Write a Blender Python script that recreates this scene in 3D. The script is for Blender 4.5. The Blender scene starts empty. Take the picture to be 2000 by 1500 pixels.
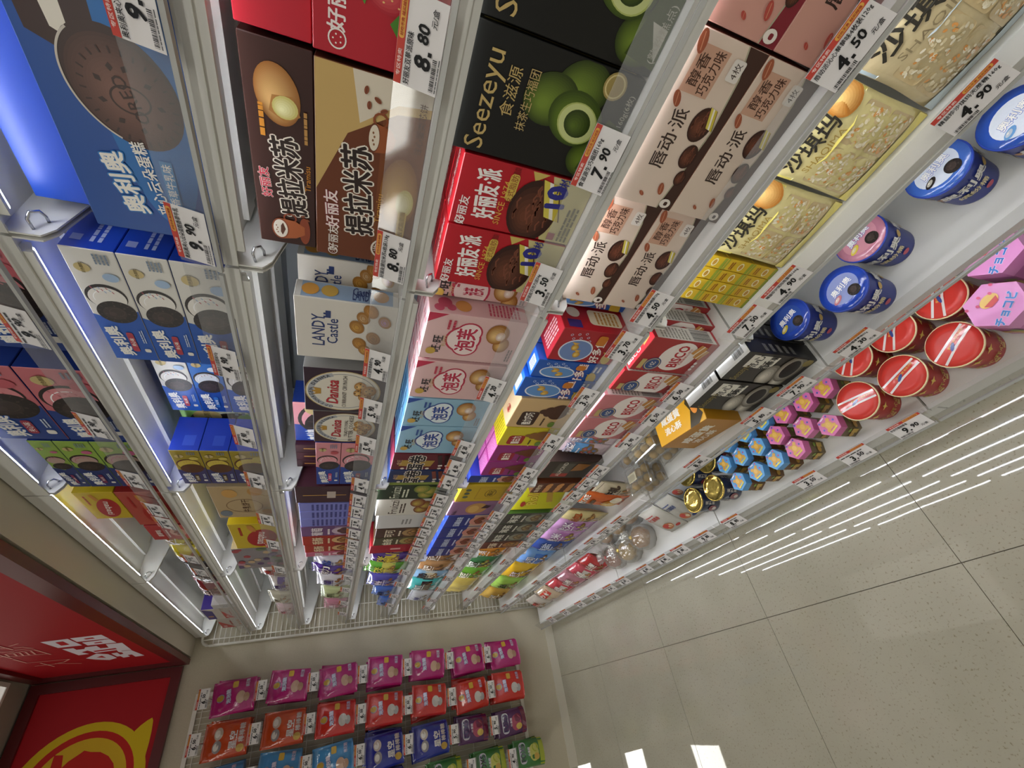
import bpy, math, random
from mathutils import Vector, Matrix, noise
from mathutils.geometry import tessellate_polygon
random.seed(7)
PI = math.pi
sc = bpy.context.scene
COL = sc.collection

# ------------------------------------------------------------------ camera, world, exposure
cam_d = bpy.data.cameras.new('camera')
cam = bpy.data.objects.new('camera', cam_d)
COL.objects.link(cam)
cam_d.sensor_fit = 'HORIZONTAL'
cam_d.sensor_width = 36.0
cam_d.lens = 838.58 / 2000 * 36.0
cam_d.clip_start = 0.02
RIGHT, DOWN, FWD = Vector((0.31788889, -0.16130319, -0.93430612)), Vector((-0.60840607, -0.79048555, -0.07053115)), Vector((-0.72717859, 0.59085859, -0.34942442))
mw = Matrix.Identity(4)
for r in range(3):
    mw[r][0], mw[r][1], mw[r][2] = RIGHT[r], -DOWN[r], -FWD[r]
mw.translation = (3.6556, -0.6735, 1.687)
cam.matrix_world = mw
sc.camera = cam

world = bpy.data.worlds.new('shop_surroundings')
sc.world = world
world.use_nodes = True
wb = world.node_tree.nodes['Background']
wb.inputs[0].default_value = (1.0, 0.97, 0.92, 1)
wb.inputs[1].default_value = 0.33
LED = 36.0          # shelf light strips
PANEL = 10.5         # ceiling light panels
sc.view_settings.view_transform = 'Standard'
sc.view_settings.look = 'None'
sc.view_settings.exposure = 0.0
sc.view_settings.gamma = 1.0
sc.view_settings.use_curve_mapping = False
sc.cycles.use_denoising = True
sc.cycles.max_bounces = 8
sc.cycles.transparent_max_bounces = 24
sc.cycles.sample_clamp_indirect = 6.0
sc.cycles.caustics_reflective = False
sc.cycles.caustics_refractive = False

# ------------------------------------------------------------------ colours and materials
def lin(h):
    if not isinstance(h, str):
        return h
    h = h.lstrip('#')
    if len(h) == 3:
        h = ''.join(k * 2 for k in h)
    o = []
    for k in (0, 2, 4):
        v = int(h[k:k + 2], 16) / 255
        o.append(v / 12.92 if v <= 0.04045 else ((v + 0.055) / 1.055) ** 2.4)
    return (o[0], o[1], o[2])

def mat(name, col=None, rough=0.5, metal=0.0, spec=0.5, emit=None, strength=0.0, attr=False, bump=None, coat=0.0, noise_mix=None):
    m = bpy.data.materials.new(name)
    m.use_nodes = True
    nt = m.node_tree
    b = nt.nodes['Principled BSDF']
    b.inputs['Roughness'].default_value = rough
    b.inputs['Metallic'].default_value = metal
    b.inputs['Specular IOR Level'].default_value = spec
    b.inputs['Coat Weight'].default_value = coat
    b.inputs['Coat Roughness'].default_value = 0.08
    if attr:
        a = nt.nodes.new('ShaderNodeAttribute'); a.attribute_name = 'Col'
        nt.links.new(a.outputs['Color'], b.inputs['Base Color'])
    elif col is not None:
        b.inputs['Base Color'].default_value = (*lin(col), 1)
    tc = None
    if noise_mix:
        sc_, c2, lo, hi = noise_mix
        tc = nt.nodes.new('ShaderNodeTexCoord')
        n = nt.nodes.new('ShaderNodeTexNoise'); n.inputs['Scale'].default_value = sc_; n.inputs['Detail'].default_value = 4
        rp = nt.nodes.new('ShaderNodeValToRGB')
        rp.color_ramp.elements[0].position = lo; rp.color_ramp.elements[1].position = hi
        rp.color_ramp.elements[0].color = (*lin(col), 1); rp.color_ramp.elements[1].color = (*lin(c2), 1)
        nt.links.new(tc.outputs['Object'], n.inputs['Vector'])
        nt.links.new(n.outputs['Fac'], rp.inputs['Fac'])
        nt.links.new(rp.outputs['Color'], b.inputs['Base Color'])
    if emit is not None:
        b.inputs['Emission Color'].default_value = (*lin(emit), 1)
        b.inputs['Emission Strength'].default_value = strength
    if bump:
        tc = tc or nt.nodes.new('ShaderNodeTexCoord')
        n = nt.nodes.new('ShaderNodeTexNoise'); n.inputs['Scale'].default_value = bump[0]; n.inputs['Detail'].default_value = bump[2] if len(bump) > 2 else 2
        bp = nt.nodes.new('ShaderNodeBump'); bp.inputs['Strength'].default_value = bump[1]; bp.inputs['Distance'].default_value = 0.004
        nt.links.new(tc.outputs['Object'], n.inputs['Vector'])
        nt.links.new(n.outputs['Fac'], bp.inputs['Height'])
        nt.links.new(bp.outputs['Normal'], b.inputs['Normal'])
    return m

M = {}
M['carton'] = mat('printed_carton', attr=True, rough=0.36, spec=0.45)
M['film'] = mat('printed_film', attr=True, rough=0.17, spec=0.6, coat=0.45, bump=(38, 0.55))
M['paper'] = mat('printed_paper', attr=True, rough=0.6, spec=0.3)
M['shelf'] = mat('white_powder_coat', 'DDDCD6', rough=0.4, spec=0.45)
M['wire'] = mat('white_wire_coating', 'E6E3D8', rough=0.4)
M['steel'] = mat('zinc_plated_steel', 'C9CBD0', rough=0.22, metal=1.0)
M['wall'] = mat('cream_laminate_wall', 'C4BCA6', rough=0.5, spec=0.3, noise_mix=(260, 'BBB29B', 0.35, 0.75))
M['skirting'] = mat('cream_painted_skirting', 'CFC9B8', rough=0.45)
M['soffit'] = mat('cream_painted_board', 'C9C2B0', rough=0.55)
M['ceiling'] = mat('grey_ceiling_board', '9C968A', rough=0.8)
M['sign'] = mat('red_lightbox_film', '9E1620', rough=0.55, spec=0.25, emit='C01A22', strength=0.03)
M['signframe'] = mat('dark_red_metal_frame', '5E1A1D', rough=0.35)
M['signprint'] = mat('lightbox_print', attr=True, rough=0.55, spec=0.25)
M['led'] = mat('led_diffuser', 'FFFFFF', rough=0.5, emit='F2F6FF', strength=LED)
M['dimpanel'] = mat('faint_glow_diffuser', 'F2F2EC', rough=0.5, emit='FFFDF4', strength=0.35)  # weak glow set in the material so the white panel looks lit
M['panel'] = mat('ceiling_lamp_diffuser', 'FFFFFF', rough=0.5, emit='FFFDF4', strength=PANEL)
M['gold'] = mat('gold_foil', 'E3C56A', rough=0.16, metal=1.0, bump=(26, 0.9, 3))
M['channel'] = mat('grey_rail_profile', 'A9A9A4', rough=0.35)
M['back'] = mat('grey_back_panel', '9EA3A4', rough=0.5)
M['grout'] = mat('dark_tile_joint', '6E675A', rough=0.8)
nt = M['led'].node_tree

def tile_material():
    m = bpy.data.materials.new('polished_speckled_tile'); m.use_nodes = True
    nt = m.node_tree; b = nt.nodes['Principled BSDF']
    tc = nt.nodes.new('ShaderNodeTexCoord')
    geo = nt.nodes.new('ShaderNodeNewGeometry')
    n1 = nt.nodes.new('ShaderNodeTexNoise'); n1.inputs['Scale'].default_value = 135; n1.inputs['Detail'].default_value = 3
    r1 = nt.nodes.new('ShaderNodeValToRGB')
    e = r1.color_ramp.elements
    e[0].position = 0.30; e[0].color = (*lin('938C77'), 1)
    e[1].position = 0.40; e[1].color = (*lin('B4AF9E'), 1)
    n2 = nt.nodes.new('ShaderNodeTexNoise'); n2.inputs['Scale'].default_value = 3.2; n2.inputs['Detail'].default_value = 5
    r2 = nt.nodes.new('ShaderNodeValToRGB')
    r2.color_ramp.elements[0].position = 0.3; r2.color_ramp.elements[0].color = (0.86, 0.86, 0.84, 1)
    r2.color_ramp.elements[1].position = 0.75; r2.color_ramp.elements[1].color = (1, 1, 1, 1)
    mx = nt.nodes.new('ShaderNodeMix'); mx.data_type = 'RGBA'; mx.blend_type = 'MULTIPLY'; mx.inputs['Factor'].default_value = 1
    nt.links.new(geo.outputs['Position'], n1.inputs['Vector']); nt.links.new(geo.outputs['Position'], n2.inputs['Vector'])
    nt.links.new(n1.outputs['Fac'], r1.inputs['Fac']); nt.links.new(n2.outputs['Fac'], r2.inputs['Fac'])
    nt.links.new(r1.outputs['Color'], mx.inputs['A']); nt.links.new(r2.outputs['Color'], mx.inputs['B'])
    nt.links.new(mx.outputs['Result'], b.inputs['Base Color'])
    b.inputs['Roughness'].default_value = 0.022
    b.inputs['Specular IOR Level'].default_value = 0.75
    n3 = nt.nodes.new('ShaderNodeTexNoise'); n3.inputs['Scale'].default_value = 7; n3.inputs['Detail'].default_value = 1
    bp = nt.nodes.new('ShaderNodeBump'); bp.inputs['Strength'].default_value = 0.003; bp.inputs['Distance'].default_value = 0.02
    nt.links.new(geo.outputs['Position'], n3.inputs['Vector']); nt.links.new(n3.outputs['Fac'], bp.inputs['Height'])
    nt.links.new(bp.outputs['Normal'], b.inputs['Normal'])
    return m
M['tile'] = tile_material()

def clear_material(name, haze, tint=(1, 1, 1), hazecol=(0.75, 0.75, 0.73), gloss=0.1, rough=0.06, bump=None):
    m = bpy.data.materials.new(name); m.use_nodes = True
    nt = m.node_tree; nt.nodes.clear()
    out = nt.nodes.new('ShaderNodeOutputMaterial')
    tr = nt.nodes.new('ShaderNodeBsdfTransparent'); tr.inputs[0].default_value = (*tint, 1)
    df = nt.nodes.new('ShaderNodeBsdfDiffuse'); df.inputs[0].default_value = (*hazecol, 1)
    gl = nt.nodes.new('ShaderNodeBsdfGlossy'); gl.inputs['Roughness'].default_value = rough
    m1 = nt.nodes.new('ShaderNodeMixShader'); m1.inputs[0].default_value = haze
    m2 = nt.nodes.new('ShaderNodeMixShader'); m2.inputs[0].default_value = gloss
    nt.links.new(tr.outputs[0], m1.inputs[1]); nt.links.new(df.outputs[0], m1.inputs[2])
    nt.links.new(m1.outputs[0], m2.inputs[1]); nt.links.new(gl.outputs[0], m2.inputs[2])
    if bump:
        tc = nt.nodes.new('ShaderNodeTexCoord')
        n = nt.nodes.new('ShaderNodeTexNoise'); n.inputs['Scale'].default_value = bump[0]
        bp = nt.nodes.new('ShaderNodeBump'); bp.inputs['Strength'].default_value = bump[1]; bp.inputs['Distance'].default_value = 0.006
        nt.links.new(tc.outputs['Object'], n.inputs['Vector']); nt.links.new(n.outputs['Fac'], bp.inputs['Height'])
        nt.links.new(bp.outputs['Normal'], gl.inputs['Normal'])
    nt.links.new(m2.outputs[0], out.inputs[0])
    return m
M['acrylic'] = clear_material('clear_acrylic', 0.13, hazecol=(0.5, 0.5, 0.49), gloss=0.035)
M['clearfilm'] = clear_material('crinkled_clear_film', 0.22, hazecol=(0.8, 0.78, 0.7), gloss=0.3, rough=0.14, bump=(42, 1.0))
M['tray'] = clear_material('clear_plastic_tray', 0.12, hazecol=(0.7, 0.7, 0.66), gloss=0.18, rough=0.08)

# ------------------------------------------------------------------ mesh builder
class MB:
    def __init__(s):
        s.v, s.f, s.c, s.sm = [], [], [], []
    def add(s, vs, fs, c='FFF', smooth=False):
        o = len(s.v); s.v += [tuple(p) for p in vs]
        c = lin(c)
        for f in fs:
            s.f.append([o + k for k in f]); s.c.append(c); s.sm.append(smooth)
        return s
    def box(s, a, b, c='FFF', cols=None):
        (x0, y0, z0), (x1, y1, z1) = a, b
        vs = [(x0, y0, z0), (x1, y0, z0), (x1, y1, z0), (x0, y1, z0), (x0, y0, z1), (x1, y0, z1), (x1, y1, z1), (x0, y1, z1)]
        fs = [(0, 3, 2, 1), (4, 5, 6, 7), (0, 1, 5, 4), (1, 2, 6, 5), (2, 3, 7, 6), (3, 0, 4, 7)]
        if cols is None:
            return s.add(vs, fs, c)
        o = len(s.v); s.v += vs
        for f, k in zip(fs, cols):
            s.f.append([o + i for i in f]); s.c.append(lin(k)); s.sm.append(False)
        return s
    def prism(s, prof, axis, a, b, c='FFF'):
        """extrude a convex-or-not 2D profile along an axis between a and b"""
        n = len(prof)
        def P(q, t):
            return {'x': (t, q[0], q[1]), 'y': (q[0], t, q[1]), 'z': (q[0], q[1], t)}[axis]
        vs = [P(q, a) for q in prof] + [P(q, b) for q in prof]
        fs = [(i, (i + 1) % n, n + (i + 1) % n, n + i) for i in range(n)]
        tri = tessellate_polygon([[Vector((q[0], q[1], 0)) for q in prof]])
        fs += [tuple(t) for t in tri] + [tuple(n + k for k in t[::-1]) for t in tri]
        return s.add(vs, fs, c)
    def tube(s, pts, r, n=6, c='FFF', cap=True):
        pts = [Vector(p) for p in pts]
        rings, vs, fs = [], [], []
        up = Vector((0.12, 0.31, 0.94))
        for i, p in enumerate(pts):
            d = (pts[min(i + 1, len(pts) - 1)] - pts[max(i - 1, 0)]).normalized()
            a = d.cross(up)
            if a.length < 1e-3: a = d.cross(Vector((1, 0, 0)))
            a.normalize(); b = d.cross(a)
            for k in range(n):
                t = 2 * PI * k / n
                vs.append(p + a * (r * math.cos(t)) + b * (r * math.sin(t)))
        for i in range(len(pts) - 1):
            for k in range(n):
                fs.append((i * n + k, i * n + (k + 1) % n, (i + 1) * n + (k + 1) % n, (i + 1) * n + k))
        if cap:
            fs.append(tuple(range(n))[::-1]); fs.append(tuple(range((len(pts) - 1) * n, len(pts) * n)))
        return s.add(vs, fs, c, True)
    def lathe(s, prof, n=28, cols=None, c='FFF', smooth=True, cx=0, cy=0, phase=0.0):
        """prof: (r, z) list from bottom to top"""
        vs = []
        for r, z in prof:
            for k in range(n):
                t = 2 * PI * k / n + phase
                vs.append((cx + r * math.cos(t), cy + r * math.sin(t), z))
        o = len(s.v); s.v += vs
        for i in range(len(prof) - 1):
            cc = lin(cols[i] if cols else c)
            for k in range(n):
                s.f.append([o + i * n + k, o + i * n + (k + 1) % n, o + (i + 1) * n + (k + 1) % n, o + (i + 1) * n + k]); s.c.append(cc); s.sm.append(smooth)
        s.f.append([o + k for k in range(n)][::-1]); s.c.append(lin(cols[0] if cols else c)); s.sm.append(False)
        t = (len(prof) - 1) * n
        s.f.append([o + t + k for k in range(n)]); s.c.append(lin(cols[-1] if cols else c)); s.sm.append(False)
        return s
    def mesh(s, name, m):
        me = bpy.data.meshes.new(name)
        me.from_pydata(s.v, [], s.f)
        me.polygons.foreach_set('use_smooth', s.sm)
        at = me.color_attributes.new('Col', 'FLOAT_COLOR', 'CORNER')
        buf = []
        for f, c in zip(s.f, s.c):
            buf += [c[0], c[1], c[2], 1.0] * len(f)
        at.data.foreach_set('color', buf)
        me.materials.append(M[m] if isinstance(m, str) else m)
        me.update()
        return me
    def build(s, name, m, parent=None, loc=None, rot=None):
        return obj(name, s.mesh(name, m), parent, loc, rot)

def obj(name, me, parent=None, loc=None, rot=None):
    o = bpy.data.objects.new(name, me)
    COL.objects.link(o)
    if parent is not None: o.parent = parent
    if loc is not None: o.location = loc
    if rot is not None: o.rotation_euler = rot
    return o
def tag(o, label, cat, group=None):
    o['label'] = label; o['category'] = cat
    if group: o['group'] = group
    return o
def empty(name, loc=(0, 0, 0), rot=None):
    o = obj(name, None, None, loc, rot); o.empty_display_size = 0.05
    return o
def struct(o, label=None, cat=None):
    o['kind'] = 'structure'
    if label: o['label'] = label; o['category'] = cat or o.name.split('_')[0]
    return o

# ------------------------------------------------------------------ flat print: shapes and lettering drawn in units of the face height
_tc = {}
def glyphs(s, bold):
    k = (s, round(bold, 3))
    if k not in _tc:
        c = bpy.data.curves.new('t', 'FONT'); c.body = s; c.size = 1; c.resolution_u = 2 if len(s) < 9 else 1; c.offset = bold
        o = bpy.data.objects.new('t', c); me = o.to_mesh()
        vs = [(v.co.x, v.co.y) for v in me.vertices]; fs = [tuple(p.vertices) for p in me.polygons]
        o.to_mesh_clear(); bpy.data.objects.remove(o); bpy.data.curves.remove(c)
        xs = [v[0] for v in vs] or [0]; ys = [v[1] for v in vs] or [0]
        _tc[k] = (vs, fs, min(xs), max(xs), min(ys), max(ys))
    return _tc[k]

class Art:
    def __init__(s): s.p, s.k = [], 0
    def raw(s, vs, fs, c):
        s.k += 1; s.p.append((vs, fs, lin(c), s.k)); return s
    def rect(s, x, y, w, h, c, n=1, m=1):
        vs = [(x + w * i / n, y + h * j / m) for j in range(m + 1) for i in range(n + 1)]
        fs = [(j * (n + 1) + i, j * (n + 1) + i + 1, (j + 1) * (n + 1) + i + 1, (j + 1) * (n + 1) + i) for j in range(m) for i in range(n)]
        return s.raw(vs, fs, c)
    def ell(s, x, y, rx, ry, c, n=24, rot=0.0, rings=1, a0=0, a1=2 * PI):
        full = abs(a1 - a0 - 2 * PI) < 1e-6
        vs, fs = [(x, y)], []
        cr, sr = math.cos(rot), math.sin(rot)
        m = n if full else n + 1
        for q in range(1, rings + 1):
            for k in range(m):
                t = a0 + (a1 - a0) * k / n
                a, b = rx * q / rings * math.cos(t), ry * q / rings * math.sin(t)
                vs.append((x + a * cr - b * sr, y + a * sr + b * cr))
        for k in range(n):
            fs.append((0, 1 + k, 1 + (k + 1) % m if full else 2 + k))
        for q in range(1, rings):
            for k in range(n):
                k2 = (k + 1) % m if full else k + 1
                fs.append((1 + (q - 1) * m + k, 1 + q * m + k, 1 + q * m + k2, 1 + (q - 1) * m + k2))
        return s.raw(vs, fs, c)
    def ring(s, x, y, rx, ry, t, c, n=28, rot=0.0, a0=0, a1=2 * PI):
        vs, fs = [], []
        cr, sr = math.cos(rot), math.sin(rot)
        for k in range(n + 1):
            a = a0 + (a1 - a0) * k / n
            for q in (0, t):
                u, v = (rx - q) * math.cos(a), (ry - q) * math.sin(a)
                vs.append((x + u * cr - v * sr, y + u * sr + v * cr))
        for k in range(n): fs.append((2 * k, 2 * k + 2, 2 * k + 3, 2 * k + 1))
        return s.raw(vs, fs, c)
    def poly(s, pts, c):
        return s.raw(list(pts), [tuple(t) for t in tessellate_polygon([[Vector((p[0], p[1], 0)) for p in pts]])], c)
    def rrect(s, x, y, w, h, r, c, n=4):
        pts = []
        for cx, cy, a in ((x + w - r, y + r, -90), (x + w - r, y + h - r, 0), (x + r, y + h - r, 90), (x + r, y + r, 180)):
            for k in range(n + 1):
                t = math.radians(a + 90 * k / n); pts.append((cx + r * math.cos(t), cy + r * math.sin(t)))
        return s.poly(pts, c)
    def line(s, pts, w, c):
        vs, fs = [], []
        for i, p in enumerate(pts):
            a = Vector(pts[max(i - 1, 0)]); b = Vector(pts[min(i + 1, len(pts) - 1)])
            d = (b - a); d = d.normalized() if d.length else Vector((1, 0)); nrm = Vector((-d.y, d.x)) * w / 2
            vs += [(p[0] + nrm.x, p[1] + nrm.y), (p[0] - nrm.x, p[1] - nrm.y)]
        for i in range(len(pts) - 1): fs.append((2 * i, 2 * i + 2, 2 * i + 3, 2 * i + 1))
        return s.raw(vs, fs, c)
    def text(s, t, x, y, h, c, bold=0.0, rot=0, al='c', w=None, out=None, shear=0.0, sx=1.0):
        """h = letter height, (x, y) = middle of the line (al 'c') or its left end (al 'l'); w = width to fit; out = (extra, colour) outline"""
        vs0, fs0, a0, a1, b0, b1 = glyphs(t, 0.0)
        latin = all(ord(ch) < 0x2000 for ch in t)
        k = h / (0.72 if latin else 0.9)
        kx = k * sx
        if w: kx = w / max(a1 - a0, 1e-3)
        ox = (a0 + a1) / 2 if al == 'c' else a0
        oy = 0.34 if latin else 0.38
        cr, sr = math.cos(math.radians(rot)), math.sin(math.radians(rot))
        for rad, n, cc in ([(bold + out[0], 10, out[1])] if out else []) + [(bold, 6 if bold > 0.008 else 0, c)]:
            for m in range(n + 1):                      # strokes thickened by shifted copies
                dx, dy = (0, 0) if m == n else (rad * math.cos(2 * PI * m / n), rad * math.sin(2 * PI * m / n))
                q = []
                for vx, vy in vs0:
                    u, v = (vx + dx - ox) * kx, (vy + dy - oy) * k
                    u += shear * v
                    q.append((x + u * cr - v * sr, y + u * sr + v * cr))
                s.raw(q, fs0, cc); s.k -= 0.6
            s.k += 0.6
        return s
    def blob(s, x, y, rx, ry, c0, c1, n=22, rot=0.0, steps=6, dx=-0.18, dy=0.25):
        """printed picture of a rounded thing: rim colour c0 grading to c1"""
        c0, c1 = lin(c0), lin(c1)
        for i in range(steps):
            t = i / (steps - 1); q = 1 - 0.82 * t
            s.ell(x + rx * dx * t, y + ry * dy * t, rx * q, ry * q, tuple(p * (1 - t) + r * t for p, r in zip(c0, c1)), n, rot)
        return s
    def para(s, x, y, w, h, n, c, seed=1):
        rd = random.Random(seed)
        for i in range(n):
            yy = y + h * (n - 1 - i) / n
            xx = x
            while xx < x + w * 0.9:
                d = min(rd.uniform(0.08, 0.3) * w, x + w - xx)
                s.rect(xx, yy, d * 0.86, h / n * 0.5, c); s.k -= 1
                xx += d
        s.k += 1
        return s
    def bars(s, x, y, w, h, c='222', seed=3):
        rd = random.Random(seed); xx = x
        while xx < x + w:
            d = rd.choice((0.012, 0.02, 0.032)) * w
            s.rect(xx, y, d, h, c); s.k -= 1
            xx += d + rd.choice((0.014, 0.022, 0.03)) * w
        s.k += 1
        return s
    def mesh(s, name, m, H, fn, W=None):
        """fn(u, v, off) -> xyz with u, v in metres; with W the shapes are trimmed to the face"""
        b = MB()
        e = min(0.00012, 0.0024 / max(s.k, 1))
        wmax = W / H if W else None
        for vs, fs, c, k in s.p:
            off = 0.0003 + e * k
            if wmax and any(u < 0.004 or u > wmax - 0.004 or v < 0.004 or v > 0.996 for u, v in vs):
                for f in fs:
                    q = [vs[i] for i in f]
                    for ax, lo, sg in ((0, 0.004, 1), (0, -(wmax - 0.004), -1), (1, 0.004, 1), (1, -0.996, -1)):
                        r = []
                        for i, p in enumerate(q):
                            o_ = q[i - 1]
                            dp, do = sg * p[ax] - lo, sg * o_[ax] - lo
                            if (dp >= 0) != (do >= 0):
                                t = do / (do - dp); r.append((o_[0] + (p[0] - o_[0]) * t, o_[1] + (p[1] - o_[1]) * t))
                            if dp >= 0: r.append(p)
                        q = r
                        if len(q) < 3: break
                    if len(q) < 3: continue
                    o = len(b.v); b.v += [fn(u * H, v * H, off) for u, v in q]
                    b.f.append(list(range(o, o + len(q)))); b.c.append(c); b.sm.append(False)
                continue
            o = len(b.v)
            b.v += [fn(u * H, v * H, off) for u, v in vs]
            for f in fs:
                b.f.append([o + i for i in f]); b.c.append(c); b.sm.append(False)
        return b.mesh(name, m)

# pictures of food, reused on many packs
def cookie(a, x, y, r, c='2E2320', hi='4A3A33', ry=None, rot=0.0, n=14):
    ry = ry or r
    a.blob(x, y, r, ry, c, hi if c[0] == '2' else c, 28, rot, 3)
    cr, sr = math.cos(rot), math.sin(rot)
    for k in range(n):
        t = 2 * PI * k / n
        def P(q): return (x + q * r * math.cos(t) * cr - q * ry * math.sin(t) * sr, y + q * r * math.cos(t) * sr + q * ry * math.sin(t) * cr)
        a.line([P(0.78), P(0.93)], r * 0.05, hi); a.k -= 1
        if k % 2: a.ell(*P(0.58), r * 0.09, r * 0.06, hi, 6, t + rot); a.k -= 1
    a.k += 1
    a.ring(x, y, r * 0.4, ry * 0.4, r * 0.05, hi, 20, rot)
def berry(a, x, y, r, c='B3202E'):
    a.blob(x, y, r * 0.8, r, c, 'DC5E60', 18)
    for k in range(14): a.ell(x + r * 0.6 * math.cos(k * 2.4) * (k / 14) ** 0.5, y + r * 0.75 * math.sin(k * 2.4) * (k / 14) ** 0.5, r * 0.035, r * 0.05, 'E8C27A', 5); a.k -= 1
    a.k += 1
    a.poly([(x - r * 0.7, y + r * 0.9), (x, y + r * 0.7), (x + r * 0.7, y + r * 0.95), (x, y + r * 1.5)], '4E8A2E')
def chocpie(a, x, y, r, cut=True, rot=0.0):
    a.blob(x, y, r, r * 0.78, '33170F', '6A3A26', 26, rot)
    rd = random.Random(5)
    for k in range(22):
        t = rd.uniform(0, 2 * PI); q = rd.uniform(0.1, 0.75) * r
        px, py = x + q * math.cos(t), y + q * 0.75 * math.sin(t)
        a.line([(px - r * 0.16, py), (px + r * 0.02, py + r * 0.05), (px + r * 0.18, py - r * 0.02)], r * 0.05, '7A4531'); a.k -= 1
    a.k += 1
    if cut:
        c0 = [(-0.15, -0.95), (0.95, -0.55), (1.05, 0.05), (-0.05, -0.35)]
        def F(i, t): return (x + r * c0[i][0], y + r * c0[i][1])
        def L(t0, t1, c):
            p = lambda i, j, t: (x + r * (c0[i][0] * (1 - t) + c0[j][0] * t), y + r * (c0[i][1] * (1 - t) + c0[j][1] * t))
            a.poly([p(0, 3, t0), p(1, 2, t0), p(1, 2, t1), p(0, 3, t1)], c)
        L(0, 1, '4B241A'); L(0.06, 0.38, 'C9B63F'); L(0.38, 0.6, 'EFE9DC'); L(0.6, 0.92, 'D6C654')
def bean(a, x, y, r, rot=0.0):
    a.ell(x, y, r, r * 0.55, '8A4A2C', 14, rot); a.line([(x - r * 0.8 * math.cos(rot), y - r * 0.8 * math.sin(rot)), (x + r * 0.8 * math.cos(rot), y + r * 0.8 * math.sin(rot))], r * 0.12, '5A2A18')
def puff(a, x, y, r):
    a.blob(x - r * 0.7, y - r * 0.35, r * 0.8, r * 0.62, '9A6226', 'E0B470', 18)
    a.blob(x + r * 0.35, y + r * 0.2, r, r * 0.85, '9C6428', 'E8C284', 22)
    a.blob(x + r * 0.2, y - r * 0.05, r * 0.45, r * 0.36, 'D8B8A4', 'FAF2EA', 16, 0, 4)

# ------------------------------------------------------------------ the place: floor, walls, bulkhead, ceiling
XW = -0.045                                  # end wall face
b = MB(); b.box((-8, -7, -0.06), (6, 0.6, -0.004), 'FFF')
floor = struct(b.build('floor', 'grout'), 'pale speckled polished tile floor of the shop aisle', 'floor')
TS = 0.75
bt = MB()
def tile_mesh():
    w, g, h = TS / 2, 0.0011, 0.0
    v = [(-w + g, -w + g, h), (w - g, -w + g, h), (w - g, w - g, h), (-w + g, w - g, h)]
    e = 0.0014
    o = [(-w + g - e * 0, -w + g, -0.004), (w - g, -w + g, -0.004), (w - g, w - g, -0.004), (-w + g, w - g, -0.004)]
    return MB().add(v + o, [(0, 1, 2, 3), (4, 5, 1, 0), (5, 6, 2, 1), (6, 7, 3, 2), (7, 4, 0, 3)]).mesh('tile', 'tile')
tm_ = tile_mesh()
for i in range(-9, 5):
    for j in range(-7, 1):
        x, y = 2.85 + TS * (i + 0.5), -0.558 + TS * (j + 0.5)
        if x < -6.5: continue
        obj('tile', tm_, floor, (x, y, 0))
b = MB(); b.box((XW - 0.1, -1.09, 0), (XW, 0.5, 3.27), 'FFF')
wall_end = struct(b.build('wall_left', 'wall'), 'cream laminate end wall behind the hanging bags', 'wall')
b = MB(); b.box((XW, -1.09, 0), (XW + 0.008, 0.40, 0.065), 'FFF')
struct(b.build('baseboard_left', 'skirting'), 'cream skirting board at the foot of the end wall', 'baseboard')
b = MB(); b.box((XW - 0.1, 0.44, 0), (5.2, 0.5, 3.27), 'FFF')
struct(b.build('wall_back', 'wall'), 'cream wall behind the shelving', 'wall')
b = MB(); b.box((XW, -0.105, 2.515), (5.2, 0.44, 2.535)); b.box((XW, -0.115, 2.535), (5.2, 0.44, 3.27))
b.build('trim_1', 'soffit')
struct(bpy.data.objects['trim_1'], 'cream bulkhead above the shelves with a flat underside', 'bulkhead')
b = MB(); b.box((-8, -7, 3.27), (6, 0.5, 3.33))
ceiling = struct(b.build('ceiling', 'ceiling'), 'grey board ceiling of the shop', 'ceiling')
def ceiling_lamp(x, y, w, d, label, m='panel'):
    t = empty('ceiling_lamp', (x, y, 3.262))
    f = MB()
    for a, c in (((-w / 2 - 0.02, -d / 2 - 0.02, -0.004), (w / 2 + 0.02, -d / 2, 0.008)), ((-w / 2 - 0.02, d / 2, -0.004), (w / 2 + 0.02, d / 2 + 0.02, 0.008)),
                 ((-w / 2 - 0.02, -d / 2, -0.004), (-w / 2, d / 2, 0.008)), ((w / 2, -d / 2, -0.004), (w / 2 + 0.02, d / 2, 0.008))):
        f.box(a, c)
    f.build('frame', 'shelf', t)
    g = MB().box((-w / 2, -d / 2, 0.0), (w / 2, d / 2, 0.008)); g.build('diffuser', m, t)
    return tag(t, label, 'ceiling lamp', 'ceiling lamps')
ceiling_lamp(0.82, -0.465, 1.2, 0.58, 'wide white ceiling panel beside the red sign corner', 'dimpanel')
ceiling_lamp(4.6, -1.2, 1.2, 0.5, 'long white ceiling lamp panel over the aisle behind the viewer')
for x, w_ in ((0.7, 'far'), (2.4, 'middle'), (4.1, 'near')): ceiling_lamp(x, -3.0, 1.2, 0.5, f'long white ceiling lamp panel over the next aisle, {w_} one')
for x, w_ in ((-2.9, 'nearest'), (-4.85, 'middle'), (-6.9, 'farthest')): ceiling_lamp(x, -1.85, 0.6, 0.6, f'square white ceiling lamp panel beyond the end wall, {w_} of three')

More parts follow.
